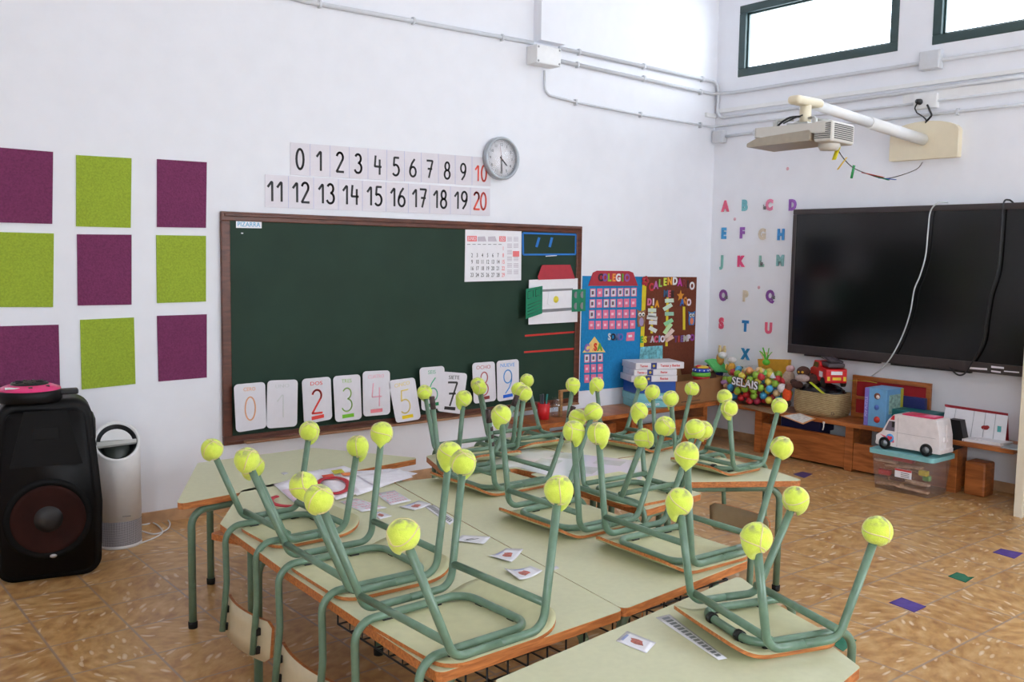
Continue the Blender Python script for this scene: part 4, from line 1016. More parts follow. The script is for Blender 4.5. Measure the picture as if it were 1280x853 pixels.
# ------------------------------------------------------------------ papers and cards on the tables
def sheet(px, z0, label, name='picture_card', m=M_card, th=.0008, curl=.0, cat='card', group=None, inner=None, side=None):
    P = [pt(x, y, ZT) for x, y in px]; mb = MB(); n = 6
    V = []
    for i in range(n+1):
        for j in range(n+1):
            u, v = i/n, j/n
            x = P[0][0]*(1-u)*(1-v)+P[1][0]*u*(1-v)+P[2][0]*u*v+P[3][0]*(1-u)*v
            y = P[0][1]*(1-u)*(1-v)+P[1][1]*u*(1-v)+P[2][1]*u*v+P[3][1]*(1-u)*v
            z = ZT+z0+curl*((2*u-1)**2)
            V.append((x, y, z))
    tp = [mb.b.verts.new((x, y, z+th)) for x, y, z in V]; bt = [mb.b.verts.new(v) for v in V]
    I = lambda i, j: i*(n+1)+j
    for i in range(n):
        for j in range(n):
            f = mb.b.faces.new((tp[I(i, j)], tp[I(i+1, j)], tp[I(i+1, j+1)], tp[I(i, j+1)])); f.smooth = True
            f = mb.b.faces.new((bt[I(i, j)], bt[I(i, j+1)], bt[I(i+1, j+1)], bt[I(i+1, j)])); f.smooth = True
    per = [I(i, 0) for i in range(n)]+[I(n, j) for j in range(n)]+[I(i, n) for i in range(n, 0, -1)]+[I(0, j) for j in range(n, 0, -1)]
    for k in range(len(per)): mb.b.faces.new((tp[per[k]], bt[per[k]], bt[per[(k+1) % len(per)]], tp[per[(k+1) % len(per)]]))
    if inner is None: return single(name, mb, m, label, cat, group)
    c = (sum(p[0] for p in P)/4, sum(p[1] for p in P)/4, ZT+z0); root = thing(name, c, label, cat, group)
    obj('card', mb, m, root); z = ZT+z0+th+curl*.12
    def q(u, v): return (P[0][0]*(1-u)*(1-v)+P[1][0]*u*(1-v)+P[2][0]*u*v+P[3][0]*(1-u)*v, P[0][1]*(1-u)*(1-v)+P[1][1]*u*(1-v)+P[2][1]*u*v+P[3][1]*(1-u)*v)
    if inner == 'picture':
        obj('picture', MB().prism([q(.5+.2*math.cos(t*PI/6), .52+.22*math.sin(t*PI/6)*(1+.3*math.sin(t*2))) for t in range(12)], z, z+.0006), mat('brown red drawing', (176, 100, 88), .6, var=.3, scale=120), root)
        mb = MB(); mb.prism([q(.2, .08), q(.75, .08), q(.75, .16), q(.2, .16)], z, z+.0004); obj('caption', mb, mat('blue grey print', (140, 150, 190), .6), root)
    elif inner == 'lines':
        mb = MB()
        for k in range(5):
            for j in range(7):
                if random.random() < .8: mb.prism([q(.08+j*.125, .1+k*.17), (q(.16+j*.125, .1+k*.17)), q(.16+j*.125, .2+k*.17), q(.08+j*.125, .2+k*.17)], z, z+.0003)
        obj('print', mb, mat('faint coloured print', (206, 160, 170), .6, var=.3, scale=90), root)
    elif inner == 'scissor':
        obj('stroke', MB().tube([(*q(.15, .3), z), (*q(.5, .5), z), (*q(.85, .75), z)], .0022, 5, flat=.3), M_ink, root)
        obj('stroke', MB().tube([(*q(.45, .35), z), (*q(.8, .55), z)], .0016, 5, flat=.3), M_ink, root)
    elif inner == 'strip':
        mb = MB()
        for k in range(14): mb.prism([q(.25, .04+k*.066), q(.75, .04+k*.066), q(.75, .085+k*.066), q(.25, .085+k*.066)], z, z+.0004)
        obj('print', mb, mat('grey print', (120, 122, 140), .6, var=.3, scale=80), root)
    return root
GC = 'picture cards on the joined tables'
sheet([(470, 618), (493, 614), (514, 627), (488, 633)], .002, 'white sheet with a grid of tiny pictures, right of the paper pile', 'picture_sheet', inner='lines', cat='sheet')
sheet([(424, 628), (445, 624), (484, 636), (452, 641)], .002, 'white sheet with tiny pictures partly behind chair legs, in front of the paper pile', 'picture_sheet', inner='lines', cat='sheet')
sheet([(463, 643), (475, 640), (490, 646), (475, 650)], .001, 'small white picture card just in front of the two picture sheets', inner='picture', group=GC)
sheet([(499, 635), (523, 627.5), (539, 631.5), (518, 639.5)], .001, 'white card with a red animal on the table seam, farthest along it', inner='picture', curl=.003, group=GC)
sheet([(529, 633), (543, 632), (569, 651), (562, 657)], .001, 'narrow white word strip beside the farthest animal card', 'word_strip', inner='strip', cat='card', group=GC)
sheet([(562, 677), (578, 671), (613, 673), (604, 682)], .001, 'white card with black strokes lying across the seam', inner='scissor', curl=.003, group=GC)
sheet([(611, 697), (632, 688), (654, 689), (639, 705)], .001, 'white card with a red animal, middle of the three along the seam', inner='picture', curl=.004, group=GC)
sheet([(630, 714), (663, 711), (678, 717), (649, 728)], .001, 'white card with a red animal, nearest of the three along the seam', inner='picture', curl=.006, group=GC)
sheet([(686, 712), (696, 708), (699, 711), (690, 714)], .0005, 'tiny white paper scrap right of the nearest seam card', 'paper_scrap', cat='scrap')
sheet([(351, 592), (356, 590.5), (361, 592), (355, 594)], .0005, 'tiny white paper scrap on the trapezoid table', 'paper_scrap', cat='scrap')
sheet([(770, 802), (784, 790), (820, 804.5), (808, 817.5)], .0008, 'white card with a brown animal alone on the foreground table', inner='picture', group=GC)
sheet([(820, 773), (837, 769), (909, 824), (898, 826)], .0008, 'long printed strip under the front edge of the chair on the foreground table', 'word_strip', inner='strip', cat='card')
# pile of cut-out paper shapes, red crowns among them
pile = [([(342, 607), (400, 588), (440, 606), (372, 634)], 'leftmost white paper sheet of the pile'), ([(378, 592), (430, 584), (470, 600), (410, 614)], 'white paper sheet at the back of the pile'),
        ([(420, 592), (488, 588), (522, 594), (446, 622)], 'large white paper sheet at the right end of the pile'), ([(400, 600), (452, 592), (488, 606), (420, 628)], 'white paper sheet in the middle of the pile'),
        ([(352, 616), (392, 606), (420, 624), (372, 634)], 'pinkish white paper sheet at the front left of the pile'), ([(446, 598), (500, 590), (516, 600), (470, 612)], 'small white paper sheet on top at the right of the pile')]
for i, (q, l_) in enumerate(pile):
    sheet(q, .001+.0014*i, l_, 'paper_sheet', mat('white drawing paper', (238, 234, 240), .6) if i != 4 else mat('pink tinted paper', (232, 208, 222), .6), cat='paper', group='paper pile', curl=.002)
def crown(pxc, rx, ry, a0, a1, label, z=.014):
    P = []
    for k in range(24):
        a = R(a0+(a1-a0)*k/23); x, y = pxc[0]+rx*math.cos(a), pxc[1]-ry*math.sin(a); P.append((*pt(x, y, ZT+z), ZT+z))
    return single('paper_headband', MB().tube(P, .011, 8, flat=.35), mat('red glossy paper', (176, 26, 44), .4), label, 'paper headband', 'red paper headbands')
crown((416, 607), 20, 10, -100, 170, 'red curved paper headband on the right of the paper pile'); crown((362, 626), 24, 7, 130, 290, 'dark red curved paper strip at the left front of the paper pile', .012)
for q, c_, t_ in (([(402, 598), (416, 596), (420, 602), (406, 603)], (222, 80, 50), 'orange red'), ([(414, 592), (427, 590), (431, 594), (418, 596)], (196, 190, 60), 'yellow green'), ([(426, 595), (440, 594), (441, 598), (428, 598)], (232, 130, 70), 'orange')):
    sheet(q, .0105, '%s printed paper cut-out on top of the pile' % t_, 'paper_cutout', mat('cut-out '+t_, c_, .6, var=.35, scale=90), cat='paper')
# big laminated poster between the far tables
M_post = mat('glossy laminated poster', (240, 240, 244), .14, var=.02, scale=5, coat=.6)
P = [pt(600, 596), pt(655, 565), pt(805, 581), pt(790, 612)]
P = [(2.432, 2.66), (2.428, 2.94), (2.25, 2.965), (2.29, 3.05), (2.70, 3.21), (2.93, 2.72), (2.70, 2.50), (2.45, 2.43)]
root = thing('poster', (2.66, 2.85, ZT), 'large shiny laminated poster lying flat across the middle tables', 'poster')
obj('sheet', MB().prism(P, ZT+.0012, ZT+.002), M_post, root)
mb = MB()
for (x, y, w_, h_, mi) in ((2.58, 2.93, .14, .10, 0), (2.74, 2.98, .10, .12, 0), (2.80, 2.78, .09, .12, 0), (2.62, 2.74, .12, .1, 0)):
    mb.box((x, y, ZT+.0022), (w_, h_, .0004), rz=.5)
obj('faded_picture', mb, mat('faded poster print', (196, 204, 196), .12, var=.12, scale=14), root)

# ------------------------------------------------------------------ floor tape marks
for (q, c_, l_) in (([(1111, 754), (1127, 747.5), (1158, 759), (1143, 766)], (84, 62, 140), 'purple tape patch on the floor, nearest the camera'),
                    ([(1185, 721), (1196, 716), (1218, 722), (1207, 729)], (34, 112, 84), 'green tape patch with a ragged edge between the two purple ones'),
                    ([(1241, 691), (1251, 686.5), (1279, 692), (1268, 699)], (84, 62, 140), 'purple tape patch on the floor, at the right picture edge'),
                    ([(1040, 806), (1056, 794), (1071, 801), (1054, 815)], (34, 112, 84), 'green tape patch half hidden behind the foreground chair'),
                    ([(991, 593), (1003, 590), (1016, 593), (1005, 598)], (74, 56, 110), 'purple tape patch beyond the pointed table corner')):
    P = [tuple(hit(x, y, 2, 0).xy) for x, y in q]
    if 'ragged' in l_: P = P[:2]+[(P[1][0]*.55+P[2][0]*.45, P[1][1]*.55+P[2][1]*.45), (P[1][0]*.5+P[2][0]*.5-.02, P[1][1]*.5+P[2][1]*.5-.02)]+P[2:]
    single('tape_patch', MB().prism(P, .0005, .0015), mat('floor tape %d' % c_[0], c_, .6, var=.15), l_, 'tape patch', 'tape patches on the floor')

# ------------------------------------------------------------------ speaker
sp = thing('loudspeaker', (.925, 4.14, 0), 'tall black loudspeaker with a dark brown woofer standing on the floor at the left edge', 'loudspeaker', rz=R(-12))
M_spk = mat('black speaker shell', (7, 6, 7), .5, var=.2, spec=.25); M_cone = mat('dark brown cone', (44, 18, 13), .8, var=.2, scale=12, spec=.2)
w2 = .195
prof = rpoly([(-w2*.98, .0), (w2*.98, .0), (w2*1.03, .30), (w2*.86, .715), (-w2*.86, .715), (-w2*1.03, .30)], .07, 8)
MF = Matrix(((1, 0, 0, 0), (0, 0, 1, 0), (0, 1, 0, 0), (0, 0, 0, 1)))  # x,z plane extruded along y
mb = MB(); mb.prism(prof, -.13, .16, MF); bmesh.ops.bevel(mb.b, geom=[e for e in mb.b.edges if len(e.link_faces) == 2 and e.calc_face_angle(0) > 1.2], offset=.03, segments=4, affect='EDGES'); 
for f in mb.b.faces: f.smooth = True
B('cabinet', mb, M_spk, sp)
MW = Matrix(((1, 0, 0, 0), (0, 0, -1, -.13), (0, 1, 0, .252), (0, 0, 0, 1)))
mb = MB(); mb.lathe([(.165, -.02), (.163, .004), (.152, .008), (.139, .006), (.135, -.0)], MW, 48); B('woofer_ring', mb, mat('matt black ring', (8, 8, 8), .75, spec=.2), sp)
mb = MB(); mb.lathe([(.137, .004), (.130, .008), (.120, .004), (.07, -.0), (.048, .001)], MW, 48); B('woofer_cone', mb, M_cone, sp)
mb = MB(); mb.lathe([(.053, .002), (.046, .010), (.03, .016), (0, .018)], MW, 32); B('dust_cap', mb, M_black, sp)
mb = MB(); mb.prism([(-.13, .47), (.13, .47), (.075, .69), (-.075, .69)], .128, .142, Matrix(((1, 0, 0, 0), (0, 0, -1, 0), (0, 1, 0, 0), (0, 0, 0, 1)))); B('horn_panel', mb, mat('matt black panel', (9, 9, 10), .7, spec=.25), sp)
mb = MB(); mb.box((0, -.135, .60), (.10, .02, .055), None, .006); B('tweeter_horn', mb, mat('black matte', (8, 8, 8), .9), sp)
mb = MB(); mb.lathe([(0, .012), (.012, .011), (.014, .004)], MW @ T3(.014, -.150, 0) @ Matrix.Diagonal((1, .6, 1, 1)), 20); B('emblem', mb, mat('silver emblem', (180, 180, 182), .3, .6), sp)
mb = MB()
for s in (-1, 1): mb.box((s*.168, -.02, .60), (.03, .16, .10), None, .012, 3)
B('handle', mb, M_black, sp)
# pink topped gadget
dz_ = .7165
dk = thing('mixing_drum', (.865, 4.11, dz_), 'round black gadget with a shiny pink top lying on the loudspeaker', 'gadget', rz=R(-10))
mb = MB(); mb.lathe([(0, 0), (.108, 0), (.118, .010), (.118, .044), (.112, .05), (.0, .05)], None, 40); B('base', mb, M_spk, dk)
mb = MB(); mb.lathe([(.114, .0495), (.112, .055), (.076, .070), (.0, .070)], None, 40); B('pink_cover', mb, mat('glossy pink plastic', (226, 54, 120), .25), dk)
mb = MB(); mb.lathe([(.070, .0705), (.066, .077), (.03, .079), (0, .079)], None, 32)
for k in range(10): mb.box((.045*math.cos(k*.628), .045*math.sin(k*.628), .080), (.03, .005, .003), rz=k*.628)
B('grille', mb, M_black, dk)
mb = MB(); mb.box((-.062, -.064, .0635), (.052, .03, .004), Matrix.Rotation(R(0), 4, 'Z')); B('white_label', mb, M_paper, dk)
B('lug', MB().box((.14, -.02, .036), (.07, .045, .022), None, .006), M_black, dk); B('lug', MB().box((-.135, .0, .03), (.05, .04, .02), None, .006), M_black, dk)
mb = MB(); mb.box((.0, -.082, .064), (.014, .018, .008)); mb.box((.062, -.056, .066), (.014, .014, .006)); B('button', mb, M_black, dk)

# ------------------------------------------------------------------ air purifier
ap = thing('air_purifier', (1.262, 4.345, 0), 'white cylindrical air purifier with an oval opening in its slanted top beside the loudspeaker', 'air purifier', rz=R(-14))
Rr = .098; th_ = math.tan(R(37)); zc = .470
def ztop(y): return zc+y*th_
mb = MB(); n = 48; low = []; hi = []
for k in range(n):
    a = k*2*PI/n; x, y = Rr*math.cos(a), Rr*math.sin(a)
    low.append(mb.b.verts.new((x, y, .125))); hi.append(mb.b.verts.new((x, y, ztop(y))))
for k in range(n):
    f = mb.b.faces.new((low[k], low[(k+1) % n], hi[(k+1) % n], hi[k])); f.smooth = True
f = mb.b.faces.new(low[::-1])
B('body', mb, M_pvc, ap)
MS = Matrix.Translation((0, 0, zc)) @ Matrix.Rotation(math.atan(th_), 4, 'X') @ Matrix.Diagonal((1, 1/math.cos(math.atan(th_)), 1, 1))
mb = MB(); mb.lathe([(Rr*1.0, -.004), (Rr*1.0, .003), (Rr*.93, .008), (Rr*.87, .003), (Rr*.86, -.02)], MS, 48); B('rim', mb, M_pvc, ap)
mb = MB(); mb.lathe([(Rr*.87, -.002), (Rr*.70, -.028), (Rr*.66, -.045), (0, -.045)], MS, 48); B('air_duct', mb, mat('black duct', (24, 27, 30), .35), ap)
mb = MB(); mb.lathe([(Rr*.60, -.040), (Rr*.5, -.012), (0, -.008)], MS @ T3(0, .0, -.02), 32); B('outlet_dome', mb, mat('smoky dome', (58, 64, 60), .3), ap)
mb = MB(); mb.prism([(-Rr*.84, -.022), (Rr*.84, -.010), (Rr*.84, .006), (-Rr*.84, .000)], -.010, .002, MS); B('control_bar', mb, mat('pale grey bar', (190, 190, 186), .4), ap)
mb = MB(); mb.prism([(Rr*.70*math.cos(R(a)), Rr*.70*math.sin(R(a))) for a in range(12, 169, 12)], -.016, -.011, MS); B('white_vane', mb, M_pvc, ap)
def grille_mat():
    m = bpy.data.materials.new('perforated grille'); m.use_nodes = True; nt = m.node_tree; N = nt.nodes; L = nt.links; b = N['Principled BSDF']
    tc = N.new('ShaderNodeTexCoord'); sp_ = N.new('ShaderNodeSeparateXYZ'); L.new(tc.outputs['Object'], sp_.inputs[0])
    at2 = N.new('ShaderNodeMath'); at2.operation = 'ARCTAN2'; L.new(sp_.outputs[1], at2.inputs[0]); L.new(sp_.outputs[0], at2.inputs[1])
    cb = N.new('ShaderNodeCombineXYZ'); m1 = N.new('ShaderNodeMath'); m1.operation = 'MULTIPLY'; m1.inputs[1].default_value = .098; L.new(at2.outputs[0], m1.inputs[0])
    L.new(m1.outputs[0], cb.inputs[0]); L.new(sp_.outputs[2], cb.inputs[1])
    vo = N.new('ShaderNodeTexVoronoi'); vo.inputs['Scale'].default_value = 150; vo.inputs['Randomness'].default_value = 0; L.new(cb.outputs[0], vo.inputs['Vector'])
    rp = N.new('ShaderNodeValToRGB'); rp.color_ramp.elements[0].position = .30; rp.color_ramp.elements[0].color = srgb(70, 70, 74); rp.color_ramp.elements[1].position = .42; rp.color_ramp.elements[1].color = srgb(186, 184, 190)
    L.new(vo.outputs['Distance'], rp.inputs[0]); L.new(rp.outputs[0], b.inputs['Base Color']); b.inputs['Roughness'].default_value = .4; return m
mb = MB(); mb.lathe([(Rr*.99, .014), (Rr*.995, .126)], None, 48); B('grille', mb, grille_mat(), ap)
mb = MB(); mb.lathe([(0, 0), (Rr*.97, 0), (Rr*1.0, .004), (Rr*1.0, .014), (Rr*.98, .016)], None, 48); B('base_ring', mb, M_pvc, ap)
mb = MB(); mb.box((0.03, -Rr-.0003, .15), (.034, .001, .005)); B('wordmark', mb, mat('grey lettering', (170, 170, 172), .5), ap)
cp = [(118, 681), (140, 684.5), (165, 682), (185, 676), (200, 669), (203, 664), (196, 656), (186, 652.5), (176, 652), (176, 656), (186, 655), (195, 650), (205, 648), (212, 653), (211, 660), (204, 665), (192, 668), (176, 664), (170, 664)]
P = [Vector((*hit(x, y, 2, .004).xy, .004)) for x, y in cp]; P[8] += Vector((0, 0, .002))
single('power_cable', MB().tube(smooth(P, 6), .0038, 8), M_pvc, 'thin white power cable looping on the floor behind the air purifier', 'cable')

# ------------------------------------------------------------------ low benches along the walls
XF, YF = 5.35, 4.25
root = thing('low_bench', (4.5, 4.41, 0), 'low brown wooden shelf bench along the blackboard wall under the felt boards', 'bench')
obj('top_board', MB().box(((3.66+5.34)/2, (YF+YL-.016)/2, BZ-.014), (5.34-3.66, YL-.016-YF, .028), None, .004), M_bench, root)
for x in (3.78, 4.55, 5.28): obj('support', MB().box((x, 4.43, (BZ-.028)/2), (.045, .27, BZ-.028), None, .003), M_bench, root)
obj('drawer_panel', MB().box((4.915, YF+.045, .115), (.68, .03, .19), None, .003), M_bench, root)
obj('drawer_panel', MB().box((4.165, YF+.20, .115), (.72, .03, .19), None, .003), M_bench, root)
root = thing('low_bench', (5.49, 3.4, 0), 'low brown wooden shelf bench along the television wall, toys on top', 'bench')
obj('top_board', MB().box(((XF+XR-.016)/2, (2.215+4.56)/2, BZ-.014), (XR-.016-XF, 4.56-2.215, .028), None, .004), M_bench, root)
for y in (3.905, 3.215, 2.555): obj('support', MB().box((XF+.05, y, (BZ-.028)/2), (.07, .055, BZ-.028), None, .003), M_bench, root)
for y in (3.905, 3.215, 2.6): obj('back_support', MB().box((XF+.19, y, (BZ-.028)/2), (.14, .03, BZ-.028), None, .002), M_bench, root)
obj('drawer_panel', MB().box((XF+.035, 3.56, .112), (.03, .63, .195), None, .003), M_bench, root)
obj('drawer_panel', MB().box((XF+.035, 2.885, .10), (.03, .60, .17), None, .003), M_bench, root)
obj('block_foot', MB().box((5.45, 2.435, .098), (.12, .12, .196), None, .012), M_bench, root)
# dark blue box stored under the bench
single('storage_tray', MB().box((5.52, 3.62, .232), (.17, .30, .07), None, .006).box((5.52, 3.62, .10), (.15, .26, .2), None, .006), mat('navy plastic', (28, 34, 82), .5), 'dark blue tray under the television wall bench, below the round ball bag', 'tray')

# ---- things on the left bench
def printed_box(name, c, d, rz, mside, mtop, label, cat='game box', words=None, wm=None, group=None, extra=None):
    root = thing(name, (c[0], c[1], c[2]), label, cat, group, rz=rz)
    mb = MB(); mb.box((0, 0, d[2]/2), d, None, .003); B('carton', mb, mside, root)
    if mtop: B('lid_print', MB().box((0, 0, d[2]+.0006), (d[0]*.96, d[1]*.96, .0012)), mtop, root)
    if words:
        for (t_, face, sz, dx) in words:
            Mx = (Matrix(((1, 0, 0, dx), (0, 0, -1, -d[1]/2-.0004), (0, 1, 0, d[2]/2), (0, 0, 0, 1))) if face == 'f' else Matrix(((0, 0, -1, -d[0]/2-.0004), (-1, 0, 0, dx), (0, 1, 0, d[2]/2), (0, 0, 0, 1))))
            B('lettering', MB().text(t_, sz, Mx, .0005, .0006), wm or M_redink, root)
    if extra: extra(root, d)
    return root
M_wbox = mat('white box board', (226, 222, 226), .4); M_tealb = mat('teal box board', (120, 190, 196), .45); M_blueb = mat('bright blue box board', (24, 76, 160), .45)
M_redl = mat('red lettering', (206, 60, 60), .5)
def logo(root, d):
    B('blue_emblem', MB().box((-d[0]*.13, -d[1]/2-.0008, d[2]/2), (.042, .0016, d[2]*.96)), mat('navy print', (40, 56, 130), .5), root)
    B('yellow_dot', MB().lathe([(0, .001), (.009, .001), (.009, 0)], Matrix(((1, 0, 0, -d[0]*.13), (0, 0, -1, -d[1]/2-.0016), (0, 1, 0, d[2]/2), (0, 0, 0, 1))), 14), mat('yellow print', (230, 200, 80), .5), root)
zb = BZ+.001; bx, by = 4.80, 4.40
stack = [(.050, M_tealb, 'lowest teal game box of the stack reading cool', [('cool fun', 'f', .034, -.02)], (.30, .20)), (.046, M_tealb, 'second teal game box of the stack, partly hidden by tennis balls', [('cool bq', 'f', .036, .0)], (.31, .205)),
         (.078, M_blueb, 'bright blue game box in the middle of the stack', None, (.30, .20)), (.042, M_wbox, 'white puzzle box just above the blue one', [('Temas y', 'f', .022, -.10), ('fiestas', 'f', .024, .07)], (.33, .22)),
         (.040, M_wbox, 'white puzzle box, second from the top of the stack', [('Temas y', 'f', .020, -.10), ('fiestas', 'f', .020, .06)], (.31, .215)), (.044, M_wbox, 'white puzzle box on top of the stack with red title and blue emblem', [('Temas', 'f', .022, -.12), ('Temas y fiestas', 'f', .024, .075)], (.36, .23))]
for i, (h, m_, l_, wd, (a_, b_)) in enumerate(stack):
    printed_box('game_box', (bx+(.03 if i == 5 else -.01*(i == 3)), by, zb), (a_, b_, h), R([-24, -22, -20, -26, -25, -22][i])*1.0, m_, None, l_, words=wd, wm=M_redl if i > 2 else M_paper, group='game boxes stacked by the felt boards', extra=logo if i > 2 else None)
    zb += h+.0015
mb = MB(); mb.tube(smooth([(4.62, 4.30, .535), (4.58, 4.29, .54), (4.54, 4.28, .532)]), .010, 8, flat=.3)
mb.tube([(4.62, 4.30, .535), (4.70, 4.33, .533)], .008, 8, flat=.3)
single('yellow_band', mb, mat('yellow ribbon', (206, 214, 50), .5), 'short yellow ribbon end sticking out left between the white puzzle boxes', 'ribbon')
# red pencil pot etc
cx0, cy0 = 3.84, 4.40
root = thing('pen_pot', (cx0, cy0, BZ), 'red pen pot with dark pens on the bench below the blackboard corner', 'pen pot')
obj('pot', MB().lathe([(0, 0), (.036, 0), (.040, .10), (.037, .10), (.034, .004), (0, .004)], T3(cx0, cy0, BZ), 24), mat('bright red plastic', (206, 34, 40), .4), root)
for dx, dy, c_, n_ in ((-.02, 0, (40, 40, 44), 'black'), (.0, .01, (50, 52, 60), 'dark grey'), (.018, -.004, (40, 120, 110), 'green'), (.008, .018, (60, 60, 70), 'slate')):
    single('pen', MB().tube([(cx0+dx*.6, cy0+dy*.6, BZ+.006), (cx0+dx*1.4, cy0+dy, BZ+.155)], .006, 8), mat('pen '+n_, c_, .4), '%s pen standing in the red pot' % n_, 'pen', 'pens in the red pot')
single('glass_jar', MB().lathe([(0, 0), (.035, 0), (.037, .09), (.03, .10), (.03, .12)], T3(3.97, 4.42, BZ), 20), glass_mat('jar glass', (.9, .92, .94, 1), .3), 'small clear jar right of the red pen pot', 'jar')
single('wooden_stick', MB().box((4.02, 4.40, BZ+.165), (.10, .02, .012), Matrix.Identity(4), .002).box((4.0, 4.42, BZ+.08), (.02, .02, .16)), wood('pale stick', (150, 104, 64), (196, 150, 100)), 'small wooden peg and stick behind the front tennis balls, right of the pen pot', 'stick')
single('small_toy', MB().ball((4.05, 4.335, BZ+.013), .038, (1.2, .7, .32), 16), mat('salmon red plastic', (222, 70, 62), .4), 'small salmon red object on the bench right of the pen pot', 'toy')

# cardboard box with toys in the corner
root = thing('cardboard_box', (5.20, 4.40, BZ), 'open brown cardboard box full of toys on the corner of the benches', 'cardboard box')
M_kraft = mat('brown cardboard', (150, 106, 66), .8, var=.08, scale=12)
x0, x1, y0, y1, z0, z1 = 4.945, 5.50, 4.285, 4.53, BZ+.001, BZ+.165
mb = MB()
mb.box(((x0+x1)/2, (y0+y1)/2, z0+.003), (x1-x0, y1-y0, .006))
for y in (y0, y1): mb.box(((x0+x1)/2, y, (z0+z1)/2), (x1-x0, .006, z1-z0))
for x in (x0, x1): mb.box((x, (y0+y1)/2, (z0+z1)/2), (.006, y1-y0, z1-z0))
obj('carton', mb, M_kraft, root)
mb = MB(); Mx = T3((x0+x1)/2, y1-.0, z1) @ Matrix.Rotation(R(-15), 4, 'X'); mb.box((-.08, 0, .035), ((x1-x0)*.5, .005, .07), Mx)
obj('flap', mb, M_kraft, root)
mb = MB(); Mx = Matrix(((1, 0, 0, 5.16), (0, 0, -1, y0-.0035), (0, 1, 0, BZ+.09), (0, 0, 0, 1)))
mb.tube([Mx @ Vector((.045*math.cos(k*PI/12), .045*math.sin(k*PI/12), 0)) for k in range(24)], .0018, 5, closed=True); mb.tube([Mx @ Vector((.0, .035, 0)), Mx @ Vector((.015, 0, 0)), Mx @ Vector((-.01, -.035, 0))], .0018, 5)
mb.box((5.1, y0-.0035, BZ+.02), (.2, .001, .006)); obj('printed_mark', mb, mat('faded print', (84, 62, 48), .8), root)
def PX(px, py, X): return hit(px, py, 0, X)
def PY(px, py, Y): return hit(px, py, 1, Y)
def blob(c, r, sc=(1, 1, 1), col=(200, 200, 200), name='p', mb=None, rz=0): 
    mb = mb or MB(); return mb.ball(c, r, sc, 14, rz=rz)
# stacking drum
c = PY(876.5, 466, 4.36); root = thing('stacking_drum', c-Vector((0, 0, .045)), 'round stacking toy with red, green, blue and yellow bands in the cardboard box', 'toy')
for k, (z, r1, r2, h, col_) in enumerate([(-.045, .060, .064, .020, (200, 40, 44)), (-.024, .066, .064, .028, (110, 190, 70)), (.006, .062, .054, .026, (44, 76, 180)), (.034, .05, .03, .018, (224, 180, 50))]):
    obj('ring', MB().lathe([(0, 0), (r1, 0), (r1*1.03, h*.5), (r2, h), (0, h)], T3(c.x, c.y, c.z+z), 28), mat('toy band %d' % k, col_, .35), root)
mb = MB()
for k in range(12): mb.ball((c.x+.060*math.cos(k*.52), c.y+.060*math.sin(k*.52), c.z+.02), .006, seg=8)
obj('white_dots', mb, M_paper, root)
mb = MB(); mb.ball((c.x-.028, c.y, c.z+.045), .020, (1.3, 1, .7)); obj('red_knob', mb, mat('toy band 0', (200, 40, 44)), root)
def plush(name, label, parts, loc=None, cat='soft toy'):
    """parts: (part name, [(centre, radius, scale)...], colour)"""
    c0 = parts[0][1][0][0]; root = thing(name, (c0[0], c0[1], c0[2]-parts[0][1][0][1]), label, cat)
    for pn, bl_, col_ in parts:
        mb = MB()
        for (c, r, sc) in bl_: mb.ball(c, r, sc, 14)
        obj(pn, mb, mat('plush %d %d %d' % col_, col_, .95, var=.15, scale=90, bump=.3), root)
    return root
V = Vector
c = PY(890, 466, 4.42); plush('soft_toy', 'dark brown soft toy behind the stacking drum', [('body', [(c+V((0, 0, -.04)), .05, (1, .8, 1.1))], (90, 62, 48)), ('head', [(c+V((-.03, 0, .035)), .030, (1, 1, 1))], (176, 150, 136)), ('ear', [(c+V((-.055, 0, .05)), .012, (1, 1, 1)), (c+V((-.01, 0, .065)), .012, (1, 1, 1))], (90, 62, 48)), ('red_nose', [(c+V((-.062, -.02, .03)), .012, (1, 1, 1.3))], (196, 50, 50))])
c = PY(899, 458, 4.44); root = thing('toy_costume', c-V((0, 0, .05)), 'light green cloth draped over dark blue cloth in the toy box', 'cloth')
P = [PY(882, 450, 4.40), PY(890, 448.5, 4.44), PY(903, 450, 4.42), PY(911, 465, 4.38), PY(896, 464.5, 4.36), PY(889, 456, 4.38)]
def slab(P, th=.012):
    mb = MB(); n = len(P); P = [V(p) for p in P]; nrm = V((0, 0, 0))
    for i in range(n): nrm += P[i].cross(P[(i+1) % n])
    nrm = nrm.normalized()*th; a = [mb.b.verts.new(p) for p in P]; b = [mb.b.verts.new(p+nrm) for p in P]
    mb.b.faces.new(a[::-1]); mb.b.faces.new(b)
    for i in range(n): mb.b.faces.new((a[i], a[(i+1) % n], b[(i+1) % n], b[i]))
    return mb
obj('green_cloth', slab(P, .015), mat('mint green cloth', (96, 196, 110), .8), root)
mb = MB(); q = PY(897, 467, 4.41); mb.ball(q, .05, (1, .7, 1)); obj('blue_cloth', mb, mat('navy cloth', (30, 38, 96), .9), root)
c = PX(903, 446, 5.58); plush('soft_toy', 'orange and white soft toy leaning on the wall behind the green cloth', [('body', [(c+V((0, .02, -.02)), .03, (1, 1, 1.6))], (214, 150, 70)), ('head', [(c+V((-.01, -.01, .012)), .032, (1, 1.1, .8))], (232, 228, 226)), ('ear', [(c+V((0, .03, .045)), .012, (.6, 1, 2)), (c+V((0, -.02, .05)), .012, (.6, 1, 2))], (226, 206, 150))])
